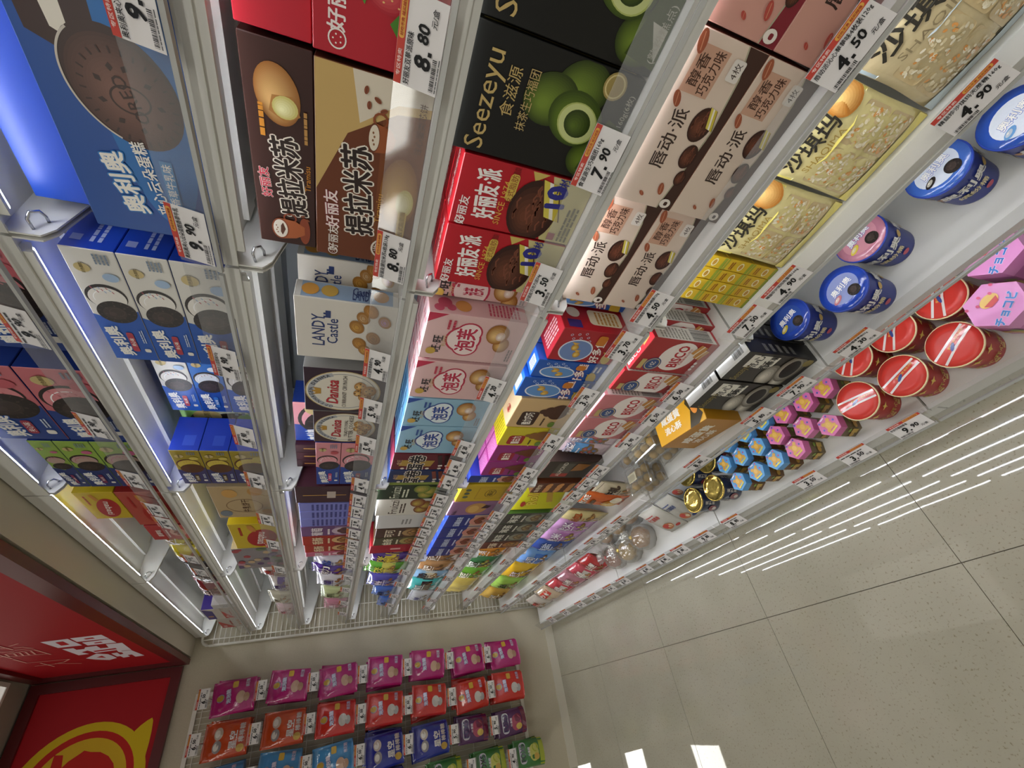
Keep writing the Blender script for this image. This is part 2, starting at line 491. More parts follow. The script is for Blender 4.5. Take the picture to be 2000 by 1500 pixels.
# red sign boxes on the bulkhead and on the end wall
def frame_bars(bm, axis, p0, p1, a0, a1, z0, z1, t):
    """rectangular frame; plane normal along axis, thickness p0..p1"""
    for (u0, u1, w0, w1) in ((a0, a1, z0, z0 + t), (a0, a1, z1 - t, z1), (a0, a0 + t, z0 + t, z1 - t), (a1 - t, a1, z0 + t, z1 - t)):
        if axis == 'y': bm.box((u0, p0, w0), (u1, p1, w1))
        else: bm.box((p0, u0, w0), (p1, u1, w1))
sg = empty('lightbox_sign', (2.5, -0.115, 2.515))
f = MB(); frame_bars(f, 'y', -0.03, 0.0, XW - 2.5 + 0.02, 2.6, 0.0, 0.745, 0.06); f.build('frame', 'signframe', sg)
f = MB().box((XW - 2.5 + 0.05, -0.012, 0.05), (2.57, -0.002, 0.70)); pn = f.build('face_panel', 'sign', sg)
SG = {'a': [[(0.964, 2.872), (0.973, 2.777), (0.805, 2.78), (0.805, 2.867)], [(0.979, 2.767), (0.985, 2.656), (0.888, 2.656), (0.892, 2.771)], [(0.867, 2.761), (0.878, 2.658), (0.783, 2.658), (0.789, 2.765)],
            [(0.753, 2.786), (0.758, 2.742), (0.689, 2.747), (0.687, 2.716), (0.77, 2.703), (0.763, 2.642), (0.564, 2.658), (0.565, 2.699), (0.521, 2.709), (0.542, 2.717), (0.601, 2.709), (0.589, 2.797), (0.643, 2.799), (0.699, 2.807)],
            [(0.769, 2.865), (0.764, 2.826), (0.718, 2.829), (0.716, 2.793), (0.677, 2.795), (0.648, 2.833), (0.583, 2.824), (0.58, 2.866)],
            [(0.475, 2.871), (0.57, 2.799), (0.521, 2.767), (0.463, 2.765), (0.387, 2.767), (0.351, 2.809), (0.412, 2.85)],
            [(0.526, 2.752), (0.536, 2.725), (0.472, 2.73), (0.479, 2.714), (0.556, 2.703), (0.558, 2.661), (0.36, 2.653), (0.358, 2.694), (0.434, 2.69), (0.436, 2.708), (0.382, 2.711), (0.369, 2.743), (0.426, 2.742), (0.426, 2.756)]],
      'h': [[(0.929, 2.834), (0.934, 2.806), (0.852, 2.81), (0.85, 2.84)], [(0.945, 2.731), (0.95, 2.697), (0.927, 2.696), (0.923, 2.729)], [(0.836, 2.729), (0.842, 2.7), (0.819, 2.699), (0.819, 2.727)], [(0.646, 2.789), (0.654, 2.698), (0.626, 2.7), (0.62, 2.789)], [(0.47, 2.829), (0.497, 2.799), (0.431, 2.8)]],
      'l': [[(0.955, 2.976), (0.986, 2.934)], [(0.915, 2.978), (0.908, 2.949), (0.863, 2.93), (0.866, 2.992)], [(0.8, 3.05), (0.835, 2.941)], [(0.835, 2.941), (0.68, 2.936)], [(0.739, 3.062), (0.707, 2.938)], [(0.8, 3.05), (0.737, 3.06)], [(0.797, 3.022), (0.733, 3.036)], [(0.801, 3.001), (0.731, 3.015)], [(0.805, 2.98), (0.728, 2.995)], [(0.814, 2.958), (0.729, 2.974)], [(0.67, 3.074), (0.545, 3.074), (0.515, 2.922)], [(0.515, 2.922), (0.461, 2.961), (0.435, 3.006), (0.438, 3.084)], [(0.505, 3.038), (0.366, 3.033)], [(0.446, 3.002), (0.36, 2.924)], [(0.984, 2.998), (0.88, 2.992)], [(0.937, 3.017), (0.93, 2.996)], [(0.865, 3.046), (0.84, 3.005)], [(0.807, 3.07), (0.691, 3.069)], [(0.755, 3.091), (0.764, 3.063)]]}
a = Art()
for p in SG['a']: a.poly(p, 'EFE8F2')
for p in SG['h']: a.poly(p, 'C21B26')
for p in SG['l']: a.line(p, 0.007, 'E8A79A')
obj('lettering', a.mesh('lettering', 'signprint', 1.0, lambda u, v, o: (u - 2.5, -0.012 - o, v - 2.515)), sg)
tag(sg, 'long red sign box with white lettering above the shelves', 'sign')
sg2 = empty('lightbox_sign', (XW, -0.75, 2.515))
f = MB(); frame_bars(f, 'x', 0.0, 0.03, -0.62, 0.60, 0.03, 0.745, 0.05); f.build('frame', 'signframe', sg2)
MB().box((0.002, -0.59, 0.06), (0.012, 0.57, 0.71)).build('face_panel', 'sign', sg2)
a = Art()
cy, cz, R = -0.672, 2.9045, 0.3
tail = [(-0.442, 2.707), (-0.42, 2.685), (-0.402, 2.66), (-0.392, 2.639), (-0.406, 2.631), (-0.456, 2.625), (-0.508, 2.623), (-0.557, 2.624), (-0.618, 2.621), (-0.66, 2.63), (-0.6, 2.72)]
fy = lambda y: -(y + 0.75)
a.poly([(fy(y), z) for y, z in tail], 'DCC21E')
a.ell(fy(cy), cz, R, R, 'DCC21E', 48)
a.ell(fy(-0.6586), 2.9059, 0.247, 0.247, 'C2241F', 48)
a.ell(fy(-0.6546), 2.905, 0.212, 0.212, 'DCB82A', 48)
a.poly([(fy(y), z) for y, z in [(-0.541, 3.041), (-0.491, 3.043), (-0.497, 3.004), (-0.551, 2.992), (-0.62, 2.99), (-0.64, 3.03)]], 'C2241F')
a.poly([(fy(y), z) for y, z in [(-0.551, 2.992), (-0.529, 2.972), (-0.503, 2.93), (-0.493, 2.916), (-0.504, 2.885), (-0.512, 2.84), (-0.537, 2.797), (-0.574, 2.764), (-0.594, 2.756), (-0.70, 2.75), (-0.79, 2.82), (-0.8, 2.92), (-0.74, 2.99), (-0.64, 3.01)]], 'C2241F')
obj('emblem', a.mesh('emblem', 'signprint', 1.0, lambda u, v, o: (0.012 + o, -u, v - 2.515)), sg2)
tag(sg2, 'red sign box with a round yellow emblem on the end wall', 'sign')

# ------------------------------------------------------------------ shelving bays
BAYS = [(0.0, 1.286), (1.290, 2.182), (2.186, 3.086), (3.090, 3.990)]
ZS = {1: 2.50, 2: 2.200, 3: 1.905, 4: 1.605, 5: 1.312, 6: 1.030, 7: 0.740, 8: 0.435, 9: 0.115}   # top surface of each shelf
YF = {8: -0.06, 9: -0.19}                                                                         # front edge
YB = 0.40
BL = ['shelving bay at the far end next to the wire panel', 'second shelving bay from the wire end panel', 'third shelving bay from the wire end panel, full of boxed biscuits', 'nearest shelving bay with the black and brown cake boxes']
RT = {9: 0.62}                                # tilt of the price rail (radians)
_sh = {}
def shelf_meshes(w, d, lvl):
    k = (round(w, 3), round(d, 3), lvl in (1, 9))
    if k in _sh: return _sh[k]
    b = MB()
    b.box((0.001, 0.0, -0.012), (w - 0.001, d, 0.0))                       # deck
    b.box((0.001, 0.0, -0.022), (w - 0.001, 0.004, -0.012))                # front lip
    b.box((0.02, 0.11, -0.022), (w - 0.02, 0.16, -0.012))                  # stiffening ribs below
    b.box((0.02, 0.24, -0.026), (w - 0.02, 0.33, -0.012))
    sm = b.mesh('shelf', 'shelf')
    pr = [(0.002, -0.012), (0.002, -0.058), (0.022, -0.07), (d * 0.55, -0.105), (d, -0.14), (d, -0.012)]
    lb = MB().prism(pr, 'x', 0.001, 0.004).mesh('bracket', 'shelf')
    rb = MB().prism(pr, 'x', w - 0.004, w - 0.001).mesh('bracket', 'shelf')
    led = MB(); led.prism([(0.0045, -0.0125), (0.028, -0.0125), (0.028, -0.0238), (0.0115, -0.0315), (0.0105, -0.0342), (0.0045, -0.0342)], 'x', 0.03, w - 0.03)
    hs = led.mesh('lamp_housing', 'shelf')
    lm = MB().prism([(0.0155, -0.0296), (0.0205, -0.0273), (0.0209, -0.0284), (0.0159, -0.0307)], 'x', 0.034, w - 0.034).mesh('light_strip', 'led')
    hk = MB().tube([(0.004, 0.014, -0.046), (0.018, 0.018, -0.042), (0.026, 0.026, -0.044), (0.024, 0.034, -0.052), (0.014, 0.036, -0.056), (0.004, 0.036, -0.056)], 0.0022, 6).mesh('hook', 'steel')
    _sh[k] = (sm, lb, rb, hs, lm, hk)
    return _sh[k]
RH = 0.062
_rm = {}
def rail_mesh(w, tilt):
    k = (round(w, 3), tilt)
    if k not in _rm:
        s_, c_ = math.sin(tilt), math.cos(tilt)
        b = MB()
        P = lambda t, o: (-s_ * (RH - t) - c_ * o, c_ * t + s_ * o)
        # clear sheet
        b.prism([P(0.0, 0.0), P(RH, 0.0), P(RH, 0.0012), P(0.0, 0.0012)], 'x', 0.002, w - 0.002)
        _rm[k] = (b.mesh('price_rail', 'acrylic'),
                  MB().prism([P(-0.003, -0.003), P(0.004, -0.003), P(0.004, 0.0035), P(-0.003, 0.0035)], 'x', 0.001, w - 0.001).mesh('rail_channel', 'channel'))
    return _rm[k]
for bi, (x0, x1) in enumerate(BAYS):
    w = x1 - x0
    t = empty('shelving_bay', (x0, 0, 0))
    tag(t, BL[bi], 'shelf unit', 'shelving bays along the wall')
    b = MB().box((0.001, YB, 0.02), (w - 0.001, YB + 0.015, 2.50)); b.build('back_panel', 'back', t)
    for ux in (0.0, w - 0.03):
        b = MB().box((ux + 0.002, YB - 0.028, 0.0), (ux + 0.028, YB - 0.001, 2.49)); up = b.build('upright', 'shelf', t)
        sl = MB()
        for k in range(46): sl.box((ux + 0.011, YB - 0.0286, 0.12 + k * 0.05), (ux + 0.019, YB - 0.0278, 0.145 + k * 0.05))
        sl.build('slot_row', 'grout', up)
    for lv, z in ZS.items():
        yf = YF.get(lv, 0.0)
        d = YB - 0.03 - yf
        sm, lb, rb, hs, lm, hk = shelf_meshes(w, d, lv)
        so = obj('shelf', sm, t, (0, yf, z))
        if lv < 9:
            obj('bracket', lb, so); obj('bracket', rb, so)
            obj('lamp_housing', hs, so); obj('light_strip', lm, so); obj('hook', hk, so)
        else:
            b = MB().box((0.001, 0.012, -z + 0.002), (w - 0.001, 0.026, -0.043)); b.build('plinth', 'shelf', so)
        if lv > 1:
            rl, ch = rail_mesh(w, RT.get(lv, 0.27))
            obj('price_rail', rl, so, (0, -0.003, -0.001)); obj('rail_channel', ch, so, (0, -0.003, -0.001))
        else:
            b = MB().box((0.001, -0.004, -0.05), (w - 0.001, -0.0005, 0.008)); b.build('front_trim', 'shelf', so)

# wire end panel between the shelving and the wall
wp = empty('wire_end_panel', (-0.022, -0.055, 0))
tag(wp, 'white wire end panel of the shelving beside the cream wall', 'wire panel')
pts = [(0, 0.43, 2.475), (0, 0.05, 2.475)] + [(0, 0.05 - 0.05 * math.sin(t), 2.425 + 0.05 * math.cos(t)) for t in (0.4, 0.8, 1.2, PI / 2)] + [(0, 0, 0.06)]
MB().tube(pts, 0.0085, 10).build('tube_frame', 'wire', wp)
wm = MB().tube([(0, 0.0, 0), (0, 0.43, 0)], 0.0029, 6, cap=False).mesh('wire', 'wire')
for k in range(78): obj('wire', wm, wp, (0, 0, 0.10 + k * 0.03))
wv = MB().tube([(0, 0, 0.06), (0, 0, 2.475)], 0.0034, 6, cap=False).mesh('cross_wire', 'wire')
for y in (0.035, 0.16, 0.29, 0.41): obj('cross_wire', wv, wp, (0.004, y, 0))

# ------------------------------------------------------------------ price tags
_tm = {}
def tag_meshes(price, name=None, unit='元/盒'):
    k = (price, name, unit)
    if k in _tm: return _tm[k]
    W, H = 0.097, 0.056
    asp = W / H
    A = Art()
    A.rect(0, 0.83, asp, 0.17, 'BE4438'); A.rrect(asp * 0.5, 0.855, asp * 0.44, 0.12, 0.05, 'D9A24A')
    A.text('专区特卖', asp * 0.24, 0.915, 0.085, 'F0D9D2', 0.01, w=asp * 0.3); A.text('好吃不贵 越买越值', asp * 0.72, 0.915, 0.07, 'B23A2C', 0.01, w=asp * 0.38)
    if name: A.text(name, 0.05, 0.72, 0.14, '222', 0.012, al='l', w=min(asp * 0.93, 0.125 * len(name)))
    else: A.para(0.06, 0.66, asp * 0.8, 0.12, 1, '3A3A3A', hash(price) % 50)
    i, d = price.split('.')
    A.text(i, asp * 0.33, 0.40, 0.36, '111', 0.035, shear=0.12)
    A.rect(asp * 0.42, 0.22, 0.085, 0.085, '111')
    A.text(d, asp * 0.63, 0.45, 0.25, '111', 0.03, shear=0.12)
    A.text(unit, asp * 0.82, 0.25, 0.13, '222', 0.01, shear=0.15)
    A.bars(0.08, 0.08, asp * 0.36, 0.1); A.para(0.08, 0.02, asp * 0.4, 0.045, 1, '555', 4)
    bm = MB().box((0, 0, 0), (W, 0.0006, H), 'DEDAD8').mesh('price_tag', 'paper')
    _tm[k] = (bm, A.mesh('printed_price', 'paper', H, lambda u, v, o: (u, -o, v), W))
    return _tm[k]
NTH = {2: 'second', 3: 'third', 4: 'fourth', 5: 'fifth', 6: 'sixth', 7: 'seventh', 8: 'eighth', 9: 'lowest'}
def price_tag(lv, xc, price, what, name=None, unit='元/盒'):
    bm, am = tag_meshes(price, name, unit)
    tilt = RT.get(lv, 0.27)
    s_, c_ = math.sin(tilt), math.cos(tilt)
    t0 = 0.0055
    yf = YF.get(lv, 0.0)
    off = 0.0042
    loc = (xc - 0.0485, yf - 0.003 - s_ * (RH - t0) - c_ * off, ZS[lv] - 0.001 + c_ * t0 + s_ * off)
    o = obj('price_tag', bm, None, loc, (-tilt, 0, 0))
    obj('printed_price', am, o)
    tag(o, f'white price tag reading {price} under {what}', 'price tag', 'price tags in the clear shelf rails')
    return o

# ------------------------------------------------------------------ pack designs: (front, side, top colours) + artwork per face
D = {}
def design(key, cols, F=None, R=None, T=None, m='carton'): D[key] = dict(c=cols, F=F, R=R, T=T, m=m)
def roundlogo(a, x, y, r, c='F4EEE8'):
    a.ring(x, y, r, r, r * 0.16, c, 20)
    for k in range(5):
        t = PI / 2 + 2 * PI * k / 5; a.ell(x + r * 0.45 * math.cos(t), y + r * 0.45 * math.sin(t), r * 0.1, r * 0.1, c, 6)
def f_oreocake(a, p):
    a.ell(p * 0.5, 0.35, p * 0.45, 0.3, '1F6FB8', 30); a.rect(0, 0, p, 0.09, '2B62AE')
    # cake with a bite and a cream band
    a.poly([(p * 0.60, 0.93), (p * 0.88, 0.96), (p * 0.93, 0.78), (p * 0.86, 0.64), (p * 0.9, 0.5), (p * 0.66, 0.52), (p * 0.55, 0.66)], '3A2320')
    a.poly([(p * 0.62, 0.78), (p * 0.7, 0.80), (p * 0.8, 0.72), (p * 0.88, 0.74), (p * 0.9, 0.66), (p * 0.84, 0.6), (p * 0.7, 0.68), (p * 0.6, 0.68)], 'E9E2D6')
    a.ell(p * 0.50, 0.46, p * 0.165, 0.35, '3C2621', 34, 0.35); a.blob(p * 0.483, 0.445, p * 0.158, 0.33, '4A2F27', '7E574A', 40, 0.35, 14, 0.0, 0.1)
    a.ring(p * 0.497, 0.455, p * 0.168, 0.352, 0.014, 'CFC6BB', 34, 0.35, 0.3, 2.4)
    cx, cy = p * 0.475, 0.43
    for k in range(26):
        t = 2 * PI * k / 26
        q = lambda r: (cx + r * p * 0.15 * math.cos(t) * 0.94 - r * 0.32 * math.sin(t) * 0.34, cy + r * p * 0.15 * math.cos(t) * 0.34 + r * 0.32 * math.sin(t) * 0.94)
        a.line([q(0.8), q(0.92)], 0.012, '3A2620'); a.k -= 1
        if k % 3 == 0: a.ell(*q(0.58), 0.03, 0.022, '3A2620', 4, t); a.k -= 1
    a.k += 1
    a.ring(cx, cy, 0.105, 0.13, 0.014, '3A2620', 26); a.text('OREO', cx, cy, 0.09, '3A2620', 0.01, 20)
    a.text('奥利奥', p * 0.19, 0.66, 0.17, 'F4F1EA', 0.03, 8, out=(0.05, '2C7CC4')); a.text('夹心云朵蛋糕', p * 0.22, 0.45, 0.1, 'F4F1EA', 0.02, 6)
    a.rect(p * 0.13, 0.27, p * 0.17, 0.09, '3F8CCB'); a.text('香草牛乳味', p * 0.215, 0.315, 0.07, 'F4F1EA', 0.01)
    a.text('现烘暄松软', p * 0.86, 0.06 + 0.9, 0.06, 'E8EEF6', 0.01)
    a.poly([(p * 0.78, 0.36), (p * 0.87, 0.36), (p * 0.885, 0.22), (p * 0.86, 0.14), (p * 0.79, 0.14), (p * 0.765, 0.22)], 'DADDE0'); a.ell(p * 0.83, 0.4, 0.06, 0.03, 'E7E3C8', 10, 0.5)
    a.text('独立6枚', p * 0.93, 0.26, 0.07, 'C9DAEC', 0.01)
design('oreocake', ('1B4F9E', '1F3FA8', '2350B8'), f_oreocake)
def f_oreo(bg, lower, cream, fruit, tagc='B03A4A', cookiec='2B2422'):
    def f(a, p):
        a.poly([(0, 0), (p * 0.52, 0), (p * 0.4, 0.5), (p * 0.46, 1), (0, 1)], lower)
        a.ell(p * 0.625, 0.53, 0.40, 0.43, cookiec, 30, 0.5); a.ell(p * 0.61, 0.525, 0.365, 0.39, cream, 28, 0.5); a.ring(p * 0.61, 0.525, 0.27, 0.29, 0.02, 'FFFFFF' if cream[0] in 'DE' else fruit, 24, 0.5, -0.8, 1.4)
        cookie(a, p * 0.49, 0.46, 0.38, cookiec, '4A3D37', 0.43, 0.5)
        for k in range(9): a.line([(p * 0.66 + 0.06 * (k % 3), 0.34 + 0.05 * k), (p * 0.675 + 0.06 * (k % 3), 0.37 + 0.05 * k)], 0.022, fruit if k % 2 else 'B8606A'); a.k -= 1
        a.k += 1
        a.text('奥利奥', p * 0.2, 0.70, 0.3, 'F4F1EA', 0.035, 8, out=(0.05, '2A5FB0'), w=p * 0.30)
        a.rrect(p * 0.1, 0.34, p * 0.2, 0.15, 0.05, tagc); a.text('夹心味', p * 0.2, 0.415, 0.1, 'F4F1EA', 0.01)
        a.rrect(p * 0.1, 0.08, 0.14, 0.14, 0.04, 'E6E2DA'); a.para(p * 0.2, 0.1, p * 0.14, 0.1, 2, 'C9D4E4', 3)
        a.ell(p * 0.86, 0.72, 0.13, 0.15, 'C7B37C', 20); a.text('彩色颗粒', p * 0.86, 0.72, 0.07, '6B5A2E', 0.01)
        a.ell(p * 0.8, 0.25, 0.13, 0.16, fruit, 16); a.para(p * 0.9, 0.16, p * 0.08, 0.3, 4, '6D7F95', 5)
    return f
design('oreo_white', ('D8D5CE', '1F43B4', '1E3FA6'), f_oreo('', '1E55AE', 'E7E3DC', '9FB9D8'), R=lambda a, p: (a.para(p * 0.2, 0.3, p * 0.6, 0.3, 2, 'AEBBE0', 2), a.rect(p * 0.2, 0.68, 0.22, 0.2, '8F9CCB')))
design('oreo_blue', ('2A6DC0', '1F43B4', '1E3FA6'), f_oreo('', '17479F', 'DDE4EC', 'E3E8EE', '2A6DC0'))
design('oreo_straw', ('C77078', '233B86', '233B86'), f_oreo('', '213F86', 'D98A90', 'C2606A', '9E3045'))
design('oreo_lime', ('8FAE4A', '233B86', '233B86'), f_oreo('', '23356F', 'B59A8E', 'C25F86', '7E2F56'))
design('oreo_banana', ('9C8A2E', '2440B4', '2440B4'), f_oreo('', '3A3B6C', 'CDB84C', 'CBB958', '6E5A2A', '5A3A22'), R=lambda a, p: a.rect(p * 0.15, 0.2, p * 0.3, 0.4, '3A57C6'))
design('oreo_green', ('7FB05A', '2C4FA0', 'B9D8C4'), f_oreo('', '2C66A8', 'D6E2C8', '5F9A3E'))
design('oreo_pink', ('D58B92', '24429C', '24429C'), f_oreo('', '1F3F94', 'DE9AA2', 'B8484F', 'C24A72'))
def f_tira(a, p):
    a.rect(0, 0, p, 0.42, '7A431F'); a.poly([(p * 0.4, 1), (p * 0.72, 0.72), (p * 0.86, 0.3), (p * 0.88, 0), (p, 0), (p, 1)], 'C9A868'); a.poly([(p * 0.78, 0.62), (p * 0.9, 0.3), (p * 0.92, 0), (p, 0), (p, 0.7)], 'DDD2BE')
    a.text('提拉米苏', p * 0.42, 0.60, 0.27, '2A1A14', 0.03, 5, out=(0.05, 'F2E9DC'), w=p * 0.5); a.text('好丽友', p * 0.30, 0.85, 0.13, 'F1E2DE', 0.02, 4, out=(0.035, '8A2438'))
    a.text('好丽友', p * 0.115, 0.83, 0.1, 'F1E9E0', 0.01); roundlogo(a, p * 0.035, 0.83, 0.05)
    a.blob(p * 0.46, 0.2, p * 0.2, 0.19, '8E5A24', 'E0B56E', 30, 0, 16); a.blob(p * 0.42, 0.13, p * 0.08, 0.09, 'CDBE74', 'F4EEC6', 18)
    a.text('Tiramisu', p * 0.36, 0.385, 0.07, 'D9A24A', 0.0)
    a.ring(p * 0.815, 0.44, 0.07, 0.07, 0.02, '8F4A26', 14); a.poly([(p * 0.66, 0.48), (p * 0.80, 0.48), (p * 0.785, 0.34), (p * 0.745, 0.29), (p * 0.70, 0.30), (p * 0.67, 0.36)], '9A5228'); a.ell(p * 0.73, 0.49, p * 0.07, 0.055, '6A3418', 20); a.ell(p * 0.73, 0.487, p * 0.062, 0.047, 'E4D8C4', 20); [a.ell(p * (0.70 + 0.018 * k), 0.485 + 0.012 * (k % 2), 0.012, 0.009, '8A5A36', 8) for k in range(4)]
    for k, (u, v) in enumerate(((0.87, 0.55), (0.9, 0.48), (0.86, 0.42), (0.93, 0.58))): bean(a, p * u, v, 0.035, k)
    a.ring(p * 0.1, 0.3, 0.13, 0.13, 0.02, 'E9DFD0', 24); a.text('醇香', p * 0.1, 0.3, 0.1, 'E9DFD0', 0.01, 80); a.rrect(p * 0.2, 0.09, p * 0.17, 0.09, 0.04, 'D6B35C'); a.text('0反式脂肪酸', p * 0.285, 0.135, 0.055, '4A2A16', 0.005)
    a.text('注心蛋类芯饼', p * 0.82, 0.08, 0.07, '5A3320', 0.005)
design('tira', ('6A3517', '3A1C12', '4A2414'), f_tira)
def f_tiratop(a, p):
    a.text('提拉米苏', p * 0.4, 0.42, 0.42, '2A1A14', 0.03, 5, out=(0.05, 'F2E9DC'), w=p * 0.42); a.text('好丽友', p * 0.36, 0.82, 0.17, 'C23048', 0.02, 4, out=(0.03, 'F1E9E0')); a.text('Tiramisu', p * 0.42, 0.12, 0.1, 'D9902E', 0.0)
    a.blob(p * 0.79, 0.52, p * 0.13, 0.32, '9A6228', 'E6B876', 34, 0.2, 18); a.poly([(p * 0.68, 0.42), (p * 0.72, 0.66), (p * 0.79, 0.6), (p * 0.80, 0.3), (p * 0.72, 0.2)], 'B07A3C'); a.blob(p * 0.745, 0.42, p * 0.05, 0.19, 'CFC474', 'F6F2BE', 18)
    a.ell(p * 0.105, 0.2, p * 0.085, 0.1, '8A3F22', 22); a.ring(p * 0.175, 0.45, 0.1, 0.12, 0.03, '8A3F22', 14); a.poly([(p * 0.035, 0.62), (p * 0.165, 0.62), (p * 0.16, 0.36), (p * 0.13, 0.2), (p * 0.08, 0.2), (p * 0.05, 0.36)], 'A85A30'); a.ell(p * 0.1, 0.63, p * 0.065, 0.15, '8A4526', 24); a.ell(p * 0.1, 0.63, p * 0.057, 0.125, 'E4DCCF', 22); a.poly([(p * 0.06, 0.6), (p * 0.1, 0.54), (p * 0.14, 0.58), (p * 0.12, 0.62), (p * 0.08, 0.63)], '5A3322'); [a.ell(p * (0.075 + 0.014 * k), 0.68 + 0.02 * (k % 2), 0.016, 0.012, '8A5A36', 8) for k in range(4)]
    bean(a, p * 0.18, 0.14, 0.04, 1); bean(a, p * 0.2, 0.22, 0.04, 2); a.para(p * 0.6, 0.74, p * 0.16, 0.14, 1, 'D9902E', 6); a.para(p * 0.6, 0.1, p * 0.16, 0.1, 1, 'B98A4A', 7)
design('tiratop', ('35170F', '2A120C', '35170F'), f_tiratop)
def f_berrypie(a, p):
    a.poly([(0, 0), (p * 0.3, 0), (p * 0.22, 0.16), (0, 0.2)], '8FB13A'); a.text('好丽友', p * 0.2, 0.83, 0.13, 'F4E9E6', 0.02); roundlogo(a, p * 0.06, 0.82, 0.07)
    berry(a, p * 0.28, 0.45, 0.2, 'B52533'); berry(a, p * 0.17, 0.27, 0.11, '8E1434'); a.ell(p * 0.5, 0.35, 0.22, 0.2, 'D9C27A', 22); a.text('双莓派', p * 0.5, 0.68, 0.22, 'F4E9E6', 0.03); chocpie(a, p * 0.75, 0.35, 0.25)
design('berrypie', ('B71F2E', 'A31626', 'B71F2E'), f_berrypie)
design('redtop', ('B3182A', '9E1422', 'B3182A'), lambda a, p: a.text('好丽友', p * 0.6, 0.5, 0.3, 'C8404C', 0.02))
def f_landy(a, p):
    a.text('LANDY', p * 0.5, 0.78, 0.13, '2C3C6E', 0.012, w=p * 0.52); a.text('Castle', p * 0.5, 0.64, 0.11, '2C3C6E', 0.01, w=p * 0.42); a.rect(p * 0.72, 0.66, 0.1, 0.05, '2C3C6E'); a.rect(p * 0.72, 0.7, 0.025, 0.03, '2C3C6E'); a.rect(p * 0.77, 0.7, 0.025, 0.03, '2C3C6E')
    for x, y, r, c in ((0.33, 0.36, 0.10, 'C9923E'), (0.22, 0.3, 0.09, 'D9A650'), (0.45, 0.22, 0.10, '8E6432'), (0.62, 0.4, 0.1, 'CFA04A'), (0.78, 0.34, 0.09, 'C9AE8A'), (0.9, 0.27, 0.1, 'C98F4A'), (0.15, 0.14, 0.08, 'D9B468'), (0.75, 0.12, 0.09, 'B98ABF')):
        a.blob(p * x, y, r, r * 0.72, '9A6A2E', c, 18, 0.4, 4); a.ring(p * x, y, r * 0.75, r * 0.54, r * 0.1, 'A87634', 16, 0.4); a.ring(p * x, y, r * 0.42, r * 0.3, r * 0.1, 'A87634', 14, 0.4)
def r_landy(a, p):
    a.rect(p * 0.05, 0.06, p * 0.9, 0.88, '93A9C4'); a.text('LANDY', p * 0.45, 0.36, 0.16, '2C3C6E', 0.012, 270, w=0.2); a.text('Castle', p * 0.65, 0.36, 0.12, '2C3C6E', 0.01, 270, w=0.2)
    for y, c in ((0.86, 'D69A42'), (0.68, 'C9A24A'), (0.18, 'B07C3E')): a.ell(p * 0.5, y, p * 0.34, 0.08, c, 16)
design('landy', ('D6D0C6', 'DAD7D2', 'DCD8D2'), f_landy, r_landy)
def f_danisa(red, sub1, sub2):
    def f(a, p):
        a.ell(p * 0.5, 0.52, p * 0.47, 0.47, 'B9A26A', 40); a.ell(p * 0.5, 0.52, p * 0.455, 0.455, 'DDD6C6', 40); a.ring(p * 0.5, 0.52, p * 0.41, 0.41, 0.012, '8A8C90', 36)
        a.ring(p * 0.5, 0.52, p * 0.44, 0.44, 0.07, 'A9ABB0', 30, 0, 0.35, PI - 0.35)
        for k in range(15):
            t = 2.75 - k * 0.16
            a.text('COPENHAGEN DENMARK'[k + 1] if k < 17 else 'K', p * 0.5 + p * 0.405 * math.cos(t), 0.52 + 0.405 * math.sin(t), 0.05, '33363C', 0.01, math.degrees(t) - 90)
        a.poly([(p * 0.44, 0.8), (p * 0.42, 0.9), (p * 0.47, 0.86), (p * 0.5, 0.92), (p * 0.53, 0.86), (p * 0.58, 0.9), (p * 0.56, 0.8)], 'B88A2E')
        a.text('Danisa', p * 0.5, 0.66, 0.15, red, 0.02, shear=0.2, w=p * 0.55); a.text(sub1, p * 0.5, 0.51, 0.055, '3A2A26', 0.006); a.text(sub2, p * 0.5, 0.435, 0.07, '3A2A26', 0.008)
        for x, y, r in ((0.4, 0.25, 0.1), (0.56, 0.2, 0.11), (0.66, 0.32, 0.09), (0.5, 0.34, 0.07)):
            a.blob(p * x, y, r, r * 0.85, 'A8742E', 'E4C080', 18, 0, 5)
            for k in range(4): a.ell(p * x + 0.05 * math.cos(k * 1.7), y + 0.04 * math.sin(k * 1.7), 0.012, 0.012, '3A2420', 6)
    return f
design('danisa_currant', ('2E1626', '8E8C8A', '4A2A3A'), f_danisa('B3202C', 'CURRANT CRUNCH', ''))
design('danisa_butter', ('3A1F26', '8E8C8A', '4A2A3A'), f_danisa('B3202C', 'TRADITIONAL', 'BUTTER COOKIES'))
